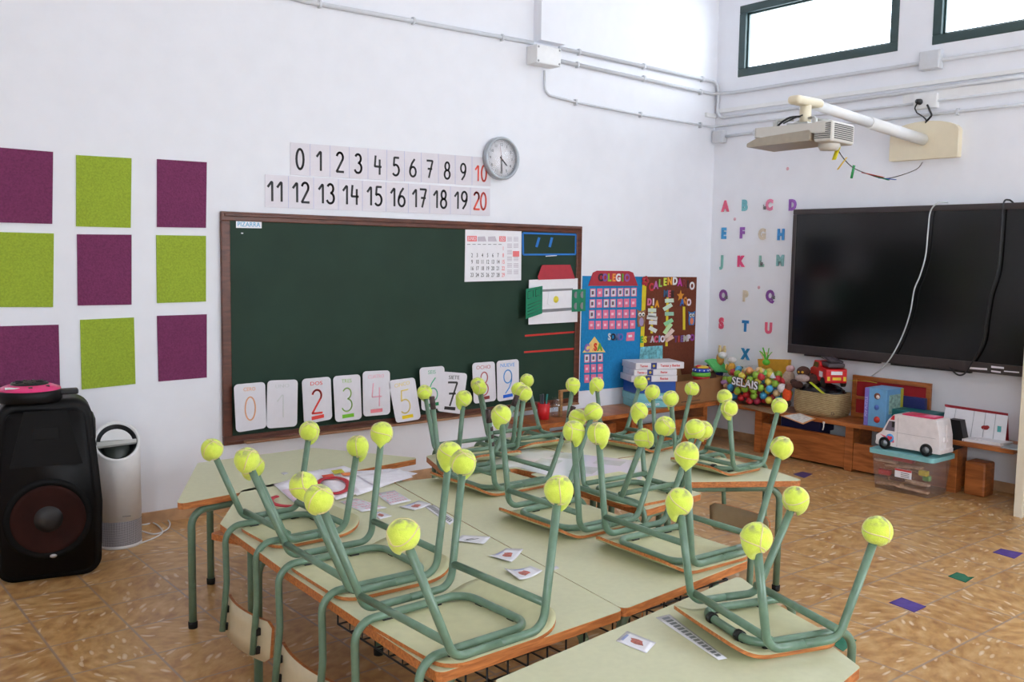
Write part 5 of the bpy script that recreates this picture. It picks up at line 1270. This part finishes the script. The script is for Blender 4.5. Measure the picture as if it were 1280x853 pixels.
c = PX(914.5, 458, 5.55); plush('soft_toy', 'yellow orange soft toy with a white head right of the green cloth', [('body', [(c+V((0, 0, -.02)), .032, (1, .9, 1.6)), (c+V((-.01, -.03, -.05)), .02, (1, 1, 1.4))], (224, 166, 70)), ('head', [(c+V((0, .0, .045)), .03, (1, 1.2, .8))], (226, 222, 220)), ('wing', [(c+V((-.01, .035, -.01)), .014, (1, .7, 1.8))], (236, 190, 90))])
c = PX(924, 463, 5.53); plush('soft_toy', 'small teal and yellow toy peeping above the ball bag', [('body', [(c+V((0, 0, -.02)), .028, (1, 1, 1.2))], (150, 196, 110)), ('hat', [(c+V((0, -.005, .02)), .022, (1, 1.2, .5))], (60, 110, 90)), ('wing', [(c+V((0, -.03, -.005)), .013, (1, 1, 1.2))], (232, 196, 80)), ('shoe', [(c+V((-.01, .01, -.045)), .013, (1, 1.3, .8))], (70, 160, 200))])
c = PX(907, 482, 5.42); plush('rag_doll', 'little lilac and brown doll between the cardboard box and the ball bag', [('body', [(c+V((0, 0, -.03)), .024, (1, 1, 1.6))], (120, 70, 56)), ('hat', [(c+V((0, .01, .02)), .028, (1, 1.1, .7))], (176, 130, 176)), ('face', [(c+V((-.012, -.01, -.0)), .018, (1, 1, 1))], (196, 150, 120))], cat='doll')

# bag of plastic balls
bc = V((5.475, 4.005, BZ+.128)); ex = (.105, .265, .122); cols = [((226, 206, 80), 'yellow'), ((206, 46, 56), 'red'), ((70, 160, 206), 'light blue'), ((150, 190, 60), 'green'), ((236, 160, 100), 'orange'), ((232, 196, 150), 'peach'), ((40, 90, 150), 'dark blue'), ((196, 60, 90), 'crimson')]
pts = []; tries = 0; rb = .0255
while len(pts) < 120 and tries < 60000:
    tries += 1
    p = V((random.uniform(-1, 1)*ex[0], random.uniform(-1, 1)*ex[1], random.uniform(-1, 1)*ex[2]))
    e = (p.x/ex[0])**2+(abs(p.y/ex[1]))**2.6+(p.z/ex[2])**2
    if e > 1 or e < .30: continue
    q = bc+p
    if q.z < BZ+rb+.004 or q.x > XR-rb-.01: continue
    if all((q-a).length > 2*rb*.96 for a in pts): pts.append(q)
bm_ = {}
for i, q in enumerate(pts):
    lowp = q.z < BZ+.10
    c_, n_ = random.choice([cols[0], cols[0], cols[3], cols[4], cols[5], cols[3], cols[1], cols[2]] if not lowp else cols[1:4]+cols[6:8]+cols[:2])
    if n_ not in bm_:
        o = obj('plastic_ball', MB().ball((0, 0, 0), rb, seg=18), mat('ball '+n_, c_, .3), None); bm_[n_] = o
    else:
        o = bm_[n_].copy(); COL.objects.link(o)
    o.location = q; tag(o, 'small %s plastic ball inside the clear bag on the bench' % n_, 'ball', 'plastic balls in the clear bag')
root = thing('ball_bag', (bc.x, bc.y, BZ), 'clear plastic bag holding many coloured balls, white lettering on its front', 'bag')
mb = MB(); q = bmesh.ops.create_uvsphere(mb.b, u_segments=40, v_segments=24, radius=1)['verts']
for p in q:
    n_ = p.co.copy(); k = 1+.02*math.sin(n_.y*23+n_.z*17)
    p.co = V((bc.x+n_.x*(ex[0]+.022)*k, bc.y+n_.y*(ex[1]+.022)*k, max(BZ+.002, bc.z+n_.z*(ex[2]+.022)*k)))
    p.co.x = min(p.co.x, XR-.01)
for f in mb.b.faces: f.smooth = True
obj('plastic_film', mb, glass_mat('clear film', (.97, .98, .98, 1), .05, .12), root)
Mx = Matrix(((0, 0, -1, bc.x-ex[0]-.021), (-1, 0, 0, bc.y+.01), (0, 1, 0, bc.z+.028), (0, 0, 0, 1))) @ Matrix.Rotation(R(-4), 4, 'Z')
obj('lettering_outline', MB().text('SELAIS', .078, Mx, .001, .006), M_ink, root); obj('lettering', MB().text('SELAIS', .078, Mx @ T3(0, 0, .003), .001, .0015), M_paper, root)
mb = MB(); c = PX(958, 445, 5.5)
for k in range(6): 
    a = k*1.05; mb.tube(smooth([c+V((0, 0, -.05)), c+V((0, .02*math.cos(a), 0)), c+V((-.01, .05*math.cos(a), .03+.03*math.sin(a)))], 4), .007, 6, flat=.3)
mb.ball(c+V((0, 0, -.045)), .022, (1, 1.3, 1)); obj('green_bow', mb, mat('green ribbon', (96, 190, 50), .5), root)
# yellow paper bag and little things behind ball bag
P = [PX(947, 449, 5.585), PX(986, 450, 5.585), PX(984, 476, 5.585), PX(950, 478, 5.585)]
single('paper_bag', slab(P, .03), mat('mustard paper', (214, 156, 46), .7, var=.12, scale=20), 'mustard yellow paper bag against the wall behind the ball bag', 'bag')
c = PX(986, 470, 5.50); plush('soft_toy', 'beige soft toy with pink top behind the plush monkey', [('body', [(c+V((0, 0, -.02)), .05, (1, .8, 1.2))], (186, 160, 140)), ('hat', [(c+V((0, -.01, .05)), .03, (1, 1, .8))], (226, 180, 180))])
for (px, py, col_, t_) in ((957, 466, (120, 206, 90), 'bright green'), (966, 470, (236, 236, 240), 'white pointed'), (951, 463, (232, 196, 90), 'yellow')):
    c = PX(px, py, 5.44); single('party_favour', MB().lathe([(0, .04), (.012, .02), (.024, 0), (0, 0)], T3(c.x, c.y, c.z-.015), 10), mat('favour '+t_, col_, .6), 'tiny %s toy on top of the ball bag' % t_, 'toy')
# plush orange gnome between bag and basket
c = PX(984, 492, 5.41); plush('soft_toy', 'orange soft toy with dark brown feet and white hair squeezed beside the straw basket', [('body', [(c+V((0, 0, -.01)), .034, (1, .9, 1.6))], (226, 80, 30)), ('feet', [(c+V((0, 0, -.065)), .030, (1, 1, 1))], (52, 34, 30)), ('white_hair', [(c+V((.0, .04, .03)), .036, (.9, 1, .9))], (226, 216, 214)), ('head', [(c+V((0, -.01, .045)), .026, (1, 1, 1))], (120, 70, 50))])
# leaflets under it all
for q, l_, c_ in (([(925, 508), (940, 506), (985, 515), (965, 518)], 'printed leaflet under the ball bag', (150, 120, 90)), ([(975, 520), (1000, 516), (1020, 524), (1004, 531)], 'leaflet with orange border hanging over the bench edge left of the basket', (232, 226, 222))):
    P = [hit(x, y, 2, BZ).xy for x, y in q]; P = [(min(p.x, XR-.02), p.y) for p in P]
    root = thing('leaflet', (P[0][0], P[0][1], BZ), l_, 'leaflet'); 
    obj('paper', MB().prism(P, BZ+.0005, BZ+.0015), mat('leaflet edge %d' % c_[0], (216, 150, 90) if 'orange' in l_ else c_, .5), root)
    cc = V((sum(p[0] for p in P)/4, sum(p[1] for p in P)/4)); P2 = [tuple(cc+(V(p)-cc)*.82) for p in P]; obj('print', MB().prism(P2, BZ+.0015, BZ+.0022), mat('leaflet print %d' % c_[0], c_, .5, var=.3, scale=50), root)

# straw basket
def straw():
    m = bpy.data.materials.new('woven straw'); m.use_nodes = True; nt = m.node_tree; N = nt.nodes; L = nt.links; b = N['Principled BSDF']
    tc = N.new('ShaderNodeTexCoord'); mp = N.new('ShaderNodeMapping'); mp.inputs['Scale'].default_value = (30, 30, 75); L.new(tc.outputs['Object'], mp.inputs[0])
    ck = N.new('ShaderNodeTexNoise'); ck.inputs['Scale'].default_value = 1; ck.inputs['Detail'].default_value = 2; L.new(mp.outputs[0], ck.inputs[0])
    wv = N.new('ShaderNodeTexWave'); wv.bands_direction = 'Z'; wv.inputs['Scale'].default_value = 38; wv.inputs['Distortion'].default_value = 2.5; L.new(tc.outputs['Object'], wv.inputs[0])
    mu = N.new('ShaderNodeMath'); mu.operation = 'MULTIPLY'; L.new(ck.outputs['Fac'], mu.inputs[0]); L.new(wv.outputs['Fac'], mu.inputs[1])
    rp = N.new('ShaderNodeValToRGB'); rp.color_ramp.elements[0].position = .05; rp.color_ramp.elements[0].color = srgb(150, 120, 76); rp.color_ramp.elements[1].position = .5; rp.color_ramp.elements[1].color = srgb(214, 194, 146)
    L.new(mu.outputs[0], rp.inputs[0]); L.new(rp.outputs[0], b.inputs['Base Color']); b.inputs['Roughness'].default_value = .8
    bp = N.new('ShaderNodeBump'); bp.inputs['Strength'].default_value = .8; bp.inputs['Distance'].default_value = .008; L.new(mu.outputs[0], bp.inputs['Height']); L.new(bp.outputs[0], b.inputs['Normal']); return m
by0, by1, bx0_, bx1_ = 3.32, 3.685, 5.385, 5.605
root = thing('straw_basket', ((bx0_+bx1_)/2, (by0+by1)/2, BZ), 'rectangular woven straw basket on the bench under the television', 'basket')
mb = MB(); rg = []
base = rpoly([(bx0_+.015, by0+.015), (bx1_-.01, by0+.015), (bx1_-.01, by1-.02), (bx0_+.015, by1-.02)], .04, 5); cxb = V(((bx0_+bx1_)/2, (by0+by1)/2))
for k, (z, s, wob) in enumerate([(0, .92, 0), (.03, .99, .004), (.08, 1.02, .005), (.13, 1.0, .004), (.155, 1.0, .003), (.155, .95, 0), (.02, .90, 0)]):
    rg.append([mb.b.verts.new((min(XR-.012, cxb.x+(x-cxb.x)*s+wob*math.sin(i*2.1)), cxb.y+(y-cxb.y)*s, BZ+.001+z)) for i, (x, y) in enumerate(base)])
for k in range(len(rg)-1):
    for i in range(len(base)): f = mb.b.faces.new((rg[k][i], rg[k][(i+1) % len(base)], rg[k+1][(i+1) % len(base)], rg[k+1][i])); f.smooth = True
mb.b.faces.new(rg[0][::-1]); mb.b.faces.new(rg[-1])
obj('weave', mb, straw(), root)
mb = MB()
for q in (((1041, 517), (1043, 519)), ((1041, 517), (1040, 520))): pass
c = PX(1041, 517.5, bx0_+.008); obj('tag_mark', MB().tube([c+V((-.003, .01*math.cos(k*.7), .009*math.sin(k*.7))) for k in range(9)], .0015, 5, closed=True), M_ink, root)
# black plastic sack in basket
mb = MB(); q = bmesh.ops.create_uvsphere(mb.b, u_segments=32, v_segments=18, radius=1)['verts']
for p in q:
    n_ = p.co.copy(); k = 1+.06*math.sin(n_.x*9+n_.y*13)*math.cos(n_.z*11+n_.y*5)
    p.co = V((5.495+n_.x*.094*k, 3.50+n_.y*.162*k, BZ+.150+n_.z*.062*k))
for f in mb.b.faces: f.smooth = True
single('plastic_sack', mb, mat('crumpled black plastic', (20, 22, 28), .22, var=.3, scale=25, bump=.6), 'crumpled black plastic sack filling the straw basket', 'sack')
# yellow ribbons
def ribbon(px, X, w_, m, label):
    P = smooth([PX(x, y, X) for x, y in px]); return single('ribbon', MB().tube(P, w_, 8, flat=.15), m, label, 'ribbon')
M_yel = mat('yellow ribbon', (206, 214, 50), .5)
ribbon([(1013, 478), (1020, 484), (1027, 490), (1030, 492)], 5.375, .016, M_yel, 'wide yellow ribbon hanging over the front of the straw basket')
ribbon([(1056, 476), (1070, 476), (1085, 477), (1096, 479)], 5.45, .007, M_yel, 'narrow yellow strap from the basket to the blue game box')
# toy fire engine
ft = thing('toy_fire_engine', (5.485, 3.46, BZ+.208), 'red toy fire engine parked on top of the basket', 'toy car', rz=R(52))
M_tr = mat('glossy toy red', (212, 22, 30), .3)
Y0, Y1 = -.14, .10
def sideprof(poly, w_, m, name, p, rr=.01): 
    mb = MB(); mb.prism(rpoly(poly, rr, 3), -w_/2, w_/2, MF); return B(name, mb, m, p)
sideprof([(-.13, .02), (.12, .02), (.125, .075), (.09, .085), (.06, .125), (-.02, .125), (-.03, .10), (-.13, .095)], .11, M_tr, 'body', ft)
mb = MB(); mb.box((-.07, 0, .115), (.12, .09, .025), None, .008); mb.tube([(-.13, .03, .135), (.03, .03, .145)], .005, 6); mb.tube([(-.13, -.03, .135), (.03, -.03, .145)], .005, 6)
for k in range(7): mb.tube([(-.12+k*.024, -.03, .136+k*.0015), (-.12+k*.024, .03, .136+k*.0015)], .003, 6)
B('ladder', mb, mat('dark ladder', (70, 60, 66), .5), ft)
mb = MB(); 
for s in (-1, 1): mb.prism([(.0, .09), (.075, .09), (.055, .118), (.0, .118)], .0555*s-.001, .0555*s+.001, MF)
mb.box((.092, 0, .102), (.004, .09, .028), Matrix.Rotation(0, 4, 'Y')); B('window', mb, mat('dark toy glass', (30, 32, 40), .15), ft)
for x in (-.085, .08):
    for s in (-1, 1): B('wheel', MB().lathe([(0, .014), (.012, .014), (.02, .012), (.026, .010), (.026, -.006), (0, -.006)], T3(x, s*.052, .022) @ Matrix.Rotation(-s*PI/2, 4, 'X'), 20), M_rubber, ft)
B('white_sticker', MB().box((-.05, .0565, .06), (.05, .002, .03)), M_paper, ft); B('white_sticker', MB().box((-.132, .0, .075), (.003, .06, .018)), M_paper, ft)
mb = MB(); mb.box((-.134, 0, .045), (.003, .045, .014)); mb.box((-.134, .043, .045), (.004, .014, .022)); mb.box((-.134, -.043, .045), (.004, .014, .022)); mb.box((.126, .04, .05), (.004, .014, .02)); B('yellow_plate', mb, mat('toy yellow', (236, 206, 40), .4), ft)
ft.scale = (1.2, 1.2, 1.2)
# plush monkey on basket
c = PX(1005, 470, 5.43)
plush('soft_toy', 'dark brown plush monkey with grey muzzle lying over the left of the basket', [('body', [(c+V((.02, -.05, -.02)), .045, (1, 1.2, .8)), (c+V((-.0, .05, -.065)), .026, (1, 1.8, 1)), (c+V((0, .075, -.05)), .02, (1, 1.4, 1))], (78, 50, 44)), ('head', [(c+V((0, .005, .028)), .042, (1, 1.1, .85))], (84, 54, 46)),
      ('muzzle', [(c+V((-.03, -.01, -.012)), .032, (1, 1.6, .8))], (176, 160, 156)), ('eye', [(c+V((-.038, .015, .026)), .008, (1, 1, 1)), (c+V((-.038, -.012, .028)), .008, (1, 1, 1))], (216, 170, 60))])
# framed red picture leaning on the wall
P0 = PX(1066, 470, 5.60)
root = thing('framed_picture', (5.60, 3.07, BZ), 'brown wooden frame with red fabric leaning on the wall behind the blue game box', 'picture frame')
y0_, y1_, zt2 = 3.345, 2.82, .585
mb = MB(); t_ = .028; X_ = 5.60
for z in (BZ+.002+t_/2, zt2-t_/2): mb.box((X_, (y0_+y1_)/2, z), (.022, y0_-y1_, t_), None, .002)
for y in (y0_-t_/2, y1_+t_/2): mb.box((X_, y, (BZ+zt2)/2), (.022, t_, zt2-BZ-2*t_), None, .002)
mb.box((X_, (y0_+y1_)/2+.02, BZ+.13), (.02, y0_-y1_-.06, .02)); obj('frame', mb, M_bench, root)
obj('fabric', MB().box((X_+.004, (y0_+y1_)/2, (BZ+zt2)/2), (.006, y0_-y1_-.04, zt2-BZ-.04)), mat('deep red fabric', (160, 26, 34), .8), root)
single('board_book', MB().box((5.565, 2.93, BZ+.150), (.03, .20, .07), None, .004), mat('navy book cover', (34, 40, 100), .5), 'dark navy book standing behind the teal game box', 'book')
# blue tall game box
gb = thing('game_box', (5.455, 3.045, BZ+.001), 'tall light blue game box with purple spine and cartoon food stickers', 'game box', rz=R(0))
gw, gd, gh = .19, .145, .235
mb = MB(); mb.box((0, 0, gh/2), (gw, gd, gh), None, .002); B('carton', mb, mat('sky blue box', (110, 168, 214), .4), gb)
mb = MB(); mb.box((-gw/2-.001, gd/2-.014, gh/2), (.002, .028, gh*.995)); B('spine', mb, mat('violet print', (124, 112, 196), .4), gb)
MGx = Matrix(((0, 0, -1, -gw/2-.003), (0, 1, 0, gd/2-.014), (1, 0, 0, gh/2), (0, 0, 0, 1)))
mb = MB(); mb.text('POP PUZZLE', .022, Matrix(((0, 0, -1, -gw/2-.0025), (0, -1, 0, gd/2-.014), (-1, 0, 0, gh*.5), (0, 0, 0, 1))) @ Matrix.Rotation(PI, 4, 'Z'), .0004); B('spine_title', mb, mat('lilac print', (200, 196, 236), .5), gb)
for (y, z, r_b, c_) in ((-.03, .19, .020, (130, 70, 50)), (-.035, .185, .012, (236, 220, 214)), (-.03, .12, .016, (90, 120, 200)), (-.035, .045, .020, (214, 60, 50))):
    B('food_print', MB().lathe([(0, .0016), (r_b, .0016), (r_b, 0)], Matrix(((0, 0, -1, -gw/2-.0006*(1+(r_b < .015))), (-1, 0, 0, y+.02), (0, 1, 0, z), (0, 0, 0, 1))), 16), mat('food %d' % c_[0], c_, .5), gb)
mb = MB(); mb.box((0, -gd/2-.001, gh*.6), (gw*.7, .002, gh*.5)); B('side_photo', mb, mat('side photo', (150, 180, 170), .5, var=.5, scale=40), gb)
mb = MB(); mb.box((gw/2-.015, -gd/2-.0015, gh/2), (.03, .002, gh*.98)); B('yellow_stripe', mb, mat('mustard print', (196, 186, 60), .5), gb)
printed_box('game_box', (5.50, 2.845, BZ+.001), (.15, .26, .115), 0, mat('dark teal box', (28, 110, 112), .5), None, 'flat dark teal game box behind the toy ambulance roof', words=[('TRAIN SET', 's', .026, 0)], wm=mat('pale print', (200, 210, 206), .5))
# white folding card row with red edge
root = thing('flash_card_easel', (5.50, 2.50, BZ), 'long white folded cardboard easel with a red top edge at the bench end', 'easel')
P = [PX(1184, 505, 5.56), PX(1260, 519, 5.56), PX(1256, 556, 5.44), PX(1176, 543, 5.44)]
obj('front_panel', slab([PX(1176, 542, 5.45), PX(1182, 509, 5.53), PX(1260, 520, 5.53), PX(1256, 555, 5.45)], .004), M_paper, root)
obj('red_back', slab([PX(1181, 508, 5.535), PX(1181, 505.5, 5.54), PX(1260, 517, 5.54), PX(1261, 551, 5.60), PX(1256.5, 553, 5.50)], .004), M_red, root)
mb = MB()
for u in (.18, .48, .66, .82):
    a_ = PX(1182, 509, 5.53).lerp(PX(1260, 520, 5.53), u)+V((-.004, 0, 0)); b_ = PX(1176, 542, 5.45).lerp(PX(1256, 555, 5.45), u)+V((-.004, 0, 0)); mb.tube([a_, b_], .0014, 5)
obj('fold_line', mb, mat('fold grey', (170, 168, 172), .6), root)
c = PX(1231, 535, 5.482); mb = MB(); mb.ball(c, .016, (.2, 1.3, .8)); mb.ball(c+V((0, -.014, .006)), .012, (.2, 1, .8)); obj('red_fruit_print', mb, mat('dark red print', (160, 40, 40), .6), root)
c = PX(1249, 537, 5.482); obj('cup_print', MB().box(c, (.004, .02, .036)), mat('teal print', (90, 180, 180), .6), root)
# clutter at the bench end
single('paper_stack', MB().box((5.43, 2.40, BZ+.008), (.12, .22, .014), rz=.1).box((5.43, 2.36, BZ+.018), (.11, .16, .006), rz=-.2), M_paper, 'small stack of white papers under the folded easel at the bench end', 'papers')
single('clear_tray', MB().box((5.40, 2.21, BZ+.005), (.14, .14, .008), None, .003), milky_mat('clear plastic', (200, 210, 216), .55), 'clear plastic tray sticking out beyond the bench end', 'tray')
single('black_stand', slab([PX(1186, 524, 5.36), PX(1200, 526, 5.36), PX(1206, 558, 5.36), PX(1187, 566, 5.36)], .06), M_black, 'black plastic stand behind the rear of the toy ambulance', 'stand')
single('white_hook', MB().tube(smooth([(5.344, 3.385, BZ-.03), (5.342, 3.383, BZ-.05), (5.344, 3.39, BZ-.072)]), .004, 8).box((5.3445, 3.385, BZ-.024), (.004, .014, .014)), M_pvc, 'small white hook on the front edge of the bench below the basket', 'hook')

# ------------------------------------------------------------------ storage crate of wooden tracks
cx0, cx1, cy0, cy1, ch = 5.085, 5.335, 2.535, 2.905, .222
root = thing('storage_crate', ((cx0+cx1)/2, (cy0+cy1)/2, 0), 'clear plastic storage crate with teal lid full of wooden track pieces', 'storage crate')
def crate_mat():
    return milky_mat('smoky clear plastic', (196, 184, 184), .20, .2)
mb = MB(); tp_ = .02
o_b = rpoly([(cx0+tp_, cy0+tp_), (cx1-tp_, cy0+tp_), (cx1-tp_, cy1-tp_), (cx0+tp_, cy1-tp_)], .02, 4); o_t = rpoly([(cx0, cy0), (cx1, cy0), (cx1, cy1), (cx0, cy1)], .025, 4)
a = [mb.b.verts.new((x, y, .002)) for x, y in o_b]; b = [mb.b.verts.new((x, y, ch)) for x, y in o_t]; n = len(a)
for i in range(n): f = mb.b.faces.new((a[i], a[(i+1) % n], b[(i+1) % n], b[i])); f.smooth = True
mb.b.faces.new(a[::-1]); obj('tub', mb, crate_mat(), root)
mb = MB(); lp = rpoly([(cx0-.012, cy0-.012), (cx1+.012, cy0-.012), (cx1+.012, cy1+.012), (cx0-.012, cy1+.012)], .03, 5); mb.prism(lp, ch-.012, ch+.012); obj('lid', mb, mat('teal plastic lid', (132, 190, 192), .4), root)
c = ((cx0+tp_*.4-.004), 2.700, .118); mb = MB(); mb.box(c, (.002, .10, .050), Matrix.Identity(4)); lb = obj('paper_label', mb, M_paper, root)
mb = MB(); mb.box((c[0]-.0012, c[1], c[2]+.019), (.001, .10, .011)); obj('red_header', mb, M_redl, lb)
mb = MB()
for k in range(3): mb.box((c[0]-.0012, c[1]-.012, c[2]+.004-k*.010), (.001, .05, .003))
obj('print', mb, M_ink, lb)
M_track = wood('pale track wood', (168, 130, 104), (214, 180, 150), 8, .6)
for i, (x, y, z, l_, rz, ry, nm_) in enumerate([(5.13, 2.80, .035, .17, 80, 8, 'lowest left'), (5.13, 2.66, .03, .18, 100, -5, 'lowest right'), (5.19, 2.72, .05, .2, 95, 0, 'lowest middle'), (5.24, 2.76, .045, .2, 85, 0, 'lower rear'),
       (5.125, 2.82, .165, .12, 92, 0, 'upper left'), (5.14, 2.72, .150, .22, 84, 6, 'long slanted'), (5.2, 2.66, .12, .15, 60, 0, 'middle rear'), (5.12, 2.62, .075, .12, 90, -3, 'short right'), (5.22, 2.82, .13, .15, 30, 0, 'turned left')]):
    mb = MB(); Mx = T3(x, y, z) @ Matrix.Rotation(R(rz), 4, 'Z') @ Matrix.Rotation(R(ry), 4, 'Y')
    P = [(-l_/2, 0, 0), (0, .012 if i % 2 else -.01, 0), (l_/2, 0, 0)]
    mb.box((0, 0, 0), (l_, .034, .011), Mx, .002); mb.lathe([(0, .005), (.009, .005), (.009, -.005), (0, -.005)], Mx @ T3(l_/2+.01, 0, 0), 12)
    for s in (-1, 1): mb.box((0, s*.009, .0062), (l_*.98, .003, .0012), Mx)
    single('track_piece', mb, M_track, 'wooden toy track piece in the clear crate, %s one' % nm_, 'toy track', 'wooden tracks in the crate')
for (x, y, z, c_, d_, t_) in ((5.125, 2.83, .10, (190, 40, 50), (.03, .07, .03), 'red'), (5.15, 2.73, .19, (196, 60, 60), (.04, .12, .03), 'upper red'), (5.13, 2.60, .135, (206, 180, 60), (.03, .05, .03), 'yellow'), (5.15, 2.59, .105, (110, 160, 90), (.03, .04, .03), 'green'), (5.14, 2.76, .075, (90, 60, 60), (.03, .08, .03), 'dark')):
    single('toy_block', MB().box((x, y, z), d_, None, .004), mat('block '+t_, c_, .4), '%s toy block among the tracks in the clear crate' % t_, 'toy block')

# ------------------------------------------------------------------ toy ambulance (front towards the blackboard wall)
am = thing('toy_ambulance', (5.200, 2.705, ch+.0125), 'large white toy ambulance with pink roof and heart emblem standing on the crate lid', 'toy ambulance', rz=R(90))
M_aw = mat('glossy white toy plastic', (232, 224, 224), .3); M_pink = mat('raspberry roof', (206, 40, 86), .3); AW = .155
sideprof([(-.19, .022), (.185, .022), (.192, .075), (.155, .103), (.118, .178), (.085, .212), (-.165, .212), (-.185, .12)], AW, M_aw, 'body', am, .012)
B('bumper', MB().box((-.185, 0, .034), (.02, AW*.98, .026), None, .004), M_aw, am); B('bumper', MB().box((.188, 0, .034), (.018, AW*.98, .024), None, .006), M_aw, am)
mb = MB(); mb.box((-.045, 0, .2145), (.19, AW*.72, .010), None, .003); B('roof_panel', mb, M_pink, am)
mb = MB(); mb.box((-.10, 0, .2200), (.06, AW*.4, .006), None, .002); B('roof_hatch', mb, mat('light pink', (236, 130, 164), .3), am)
for s in (-1, 1):
    w_ = B('side_window', MB().prism([(.078, .112), (.138, .112), (.113, .170), (.078, .170)], s*AW/2-.001, s*AW/2+.0012, MF), mat('window grey lilac', (120, 112, 128), .2), am)
    B('seat_shape', MB().prism([(.080, .135), (.096, .135), (.096, .168), (.080, .168)], s*AW/2+s*.0004, s*AW/2+s*.002, MF), M_black, w_)
    B('red_flash', MB().prism([(.082, .178), (.108, .178), (.093, .202), (.082, .206)], s*AW/2-.001, s*AW/2+.0012, MF), mat('red flash', (200, 40, 56), .4), am)
    B('pink_swoosh', MB().prism([(.168, .085), (.10, .072), (.078, .060), (.078, .046), (.125, .046), (.14, .07)], s*AW/2-.001, s*AW/2+.0010, MF), mat('pink swoosh', (232, 100, 120), .4), am)
    Mx = Matrix(((1, 0, 0, .104), (0, 0, s, s*AW/2), (0, 1, 0, .070), (0, 0, 0, 1)))
    em = B('heart_emblem', MB().lathe([(0, .0022), (.024, .0022), (.024, 0)], Mx, 28), mat('emblem blue', (70, 150, 206), .4), am)
    hp = [(.0010*16*math.sin(t*PI/15)**3, .0010*(13*math.cos(t*PI/15)-5*math.cos(2*t*PI/15)-2*math.cos(3*t*PI/15)-math.cos(4*t*PI/15))) for t in range(30)]
    B('heart', MB().prism(hp, .0022, .0034, Mx), mat('heart pink', (226, 70, 90), .4), em)
    mb = MB(); mb.box((-.05, s*(AW/2+.0004), .108), (.23, .001, .002)); mb.box((.06, s*(AW/2+.0004), .11), (.0018, .001, .17)); B('panel_line', mb, mat('panel seam grey', (176, 168, 170), .4), am)
    for x in (.135, -.115):
        Mx = T3(x, s*(AW/2-.011), .036) @ Matrix.Rotation(-s*PI/2, 4, 'X')
        wh = B('wheel', MB().lathe([(.020, .017), (.029, .020), (.036, .014), (.036, -.008), (0, -.008)], Mx, 28), M_rubber, am)
        B('hubcap', MB().lathe([(0, .019), (.008, .019), (.010, .016), (.020, .015), (.020, .010)], Mx, 20), mat('silver hub', (150, 152, 156), .3, .5), wh)
mb = MB(); mb.prism([(.1555, .106), (.1215, .174), (.118, .172), (.152, .104)], -AW*.42, AW*.42, MF); B('windscreen', mb, mat('windscreen', (90, 80, 96), .15), am)
mb = MB(); mb.box((-.187, 0, .11), (.006, .002, .14)); mb.box((-.188, .02, .10), (.01, .02, .03), None, .003); mb.box((-.188, -.02, .10), (.01, .02, .03), None, .003); B('rear_door_handle', mb, M_aw, am)
mb = MB(); mb.box((.19, .05, .068), (.01, .03, .016), None, .004); mb.box((.19, -.05, .068), (.01, .03, .016), None, .004); B('headlight', mb, mat('lamp grey', (180, 184, 190), .2), am)

# ------------------------------------------------------------------ cream cupboard at the right edge
root = thing('open_cupboard', (5.36, 1.65, 0), 'cream open shelf cupboard cut off by the right edge of the picture', 'cupboard')
M_cup = mat('cream melamine', (226, 216, 194), .4, var=.02); CH = 1.22; X0c, X1c, Y0c, Y1c = 5.125, 5.545, 1.15, 2.105
obj('side_panel', MB().box(((X0c+X1c)/2, Y1c-.0225, CH/2), (X1c-X0c, .045, CH), None, .003), M_cup, root)
obj('side_panel', MB().box(((X0c+X1c)/2, Y0c+.0225, CH/2), (X1c-X0c, .045, CH), None, .003), M_cup, root)
obj('back_panel', MB().box((X1c-.008, (Y0c+Y1c)/2, CH/2), (.012, Y1c-Y0c-.092, CH-.01)), M_cup, root)
for z in (.05, .235, .48, .73, .97, CH-.013): obj('shelf', MB().box(((X0c+X1c)/2, (Y0c+Y1c)/2, z), (X1c-X0c-.03, Y1c-Y0c-.092, .022)), M_cup, root)
for i, (y, z, c_, t_) in enumerate(((1.93, .062, (40, 34, 40), 'black'), (1.93, .247, (150, 40, 44), 'dark red'), (1.93, .492, (60, 70, 110), 'slate blue'), (1.65, .062, (210, 160, 50), 'amber'), (1.65, .247, (70, 120, 80), 'green'))):
    single('storage_bin', MB().box((5.37, y, z+.06), (.36, .22, .115), None, .01).box((5.185, y, z+.09), (.01, .10, .025), None, .003), mat('bin '+t_, c_, .5), '%s bin on a shelf of the cream cupboard' % t_, 'bin', 'bins in the cream cupboard')
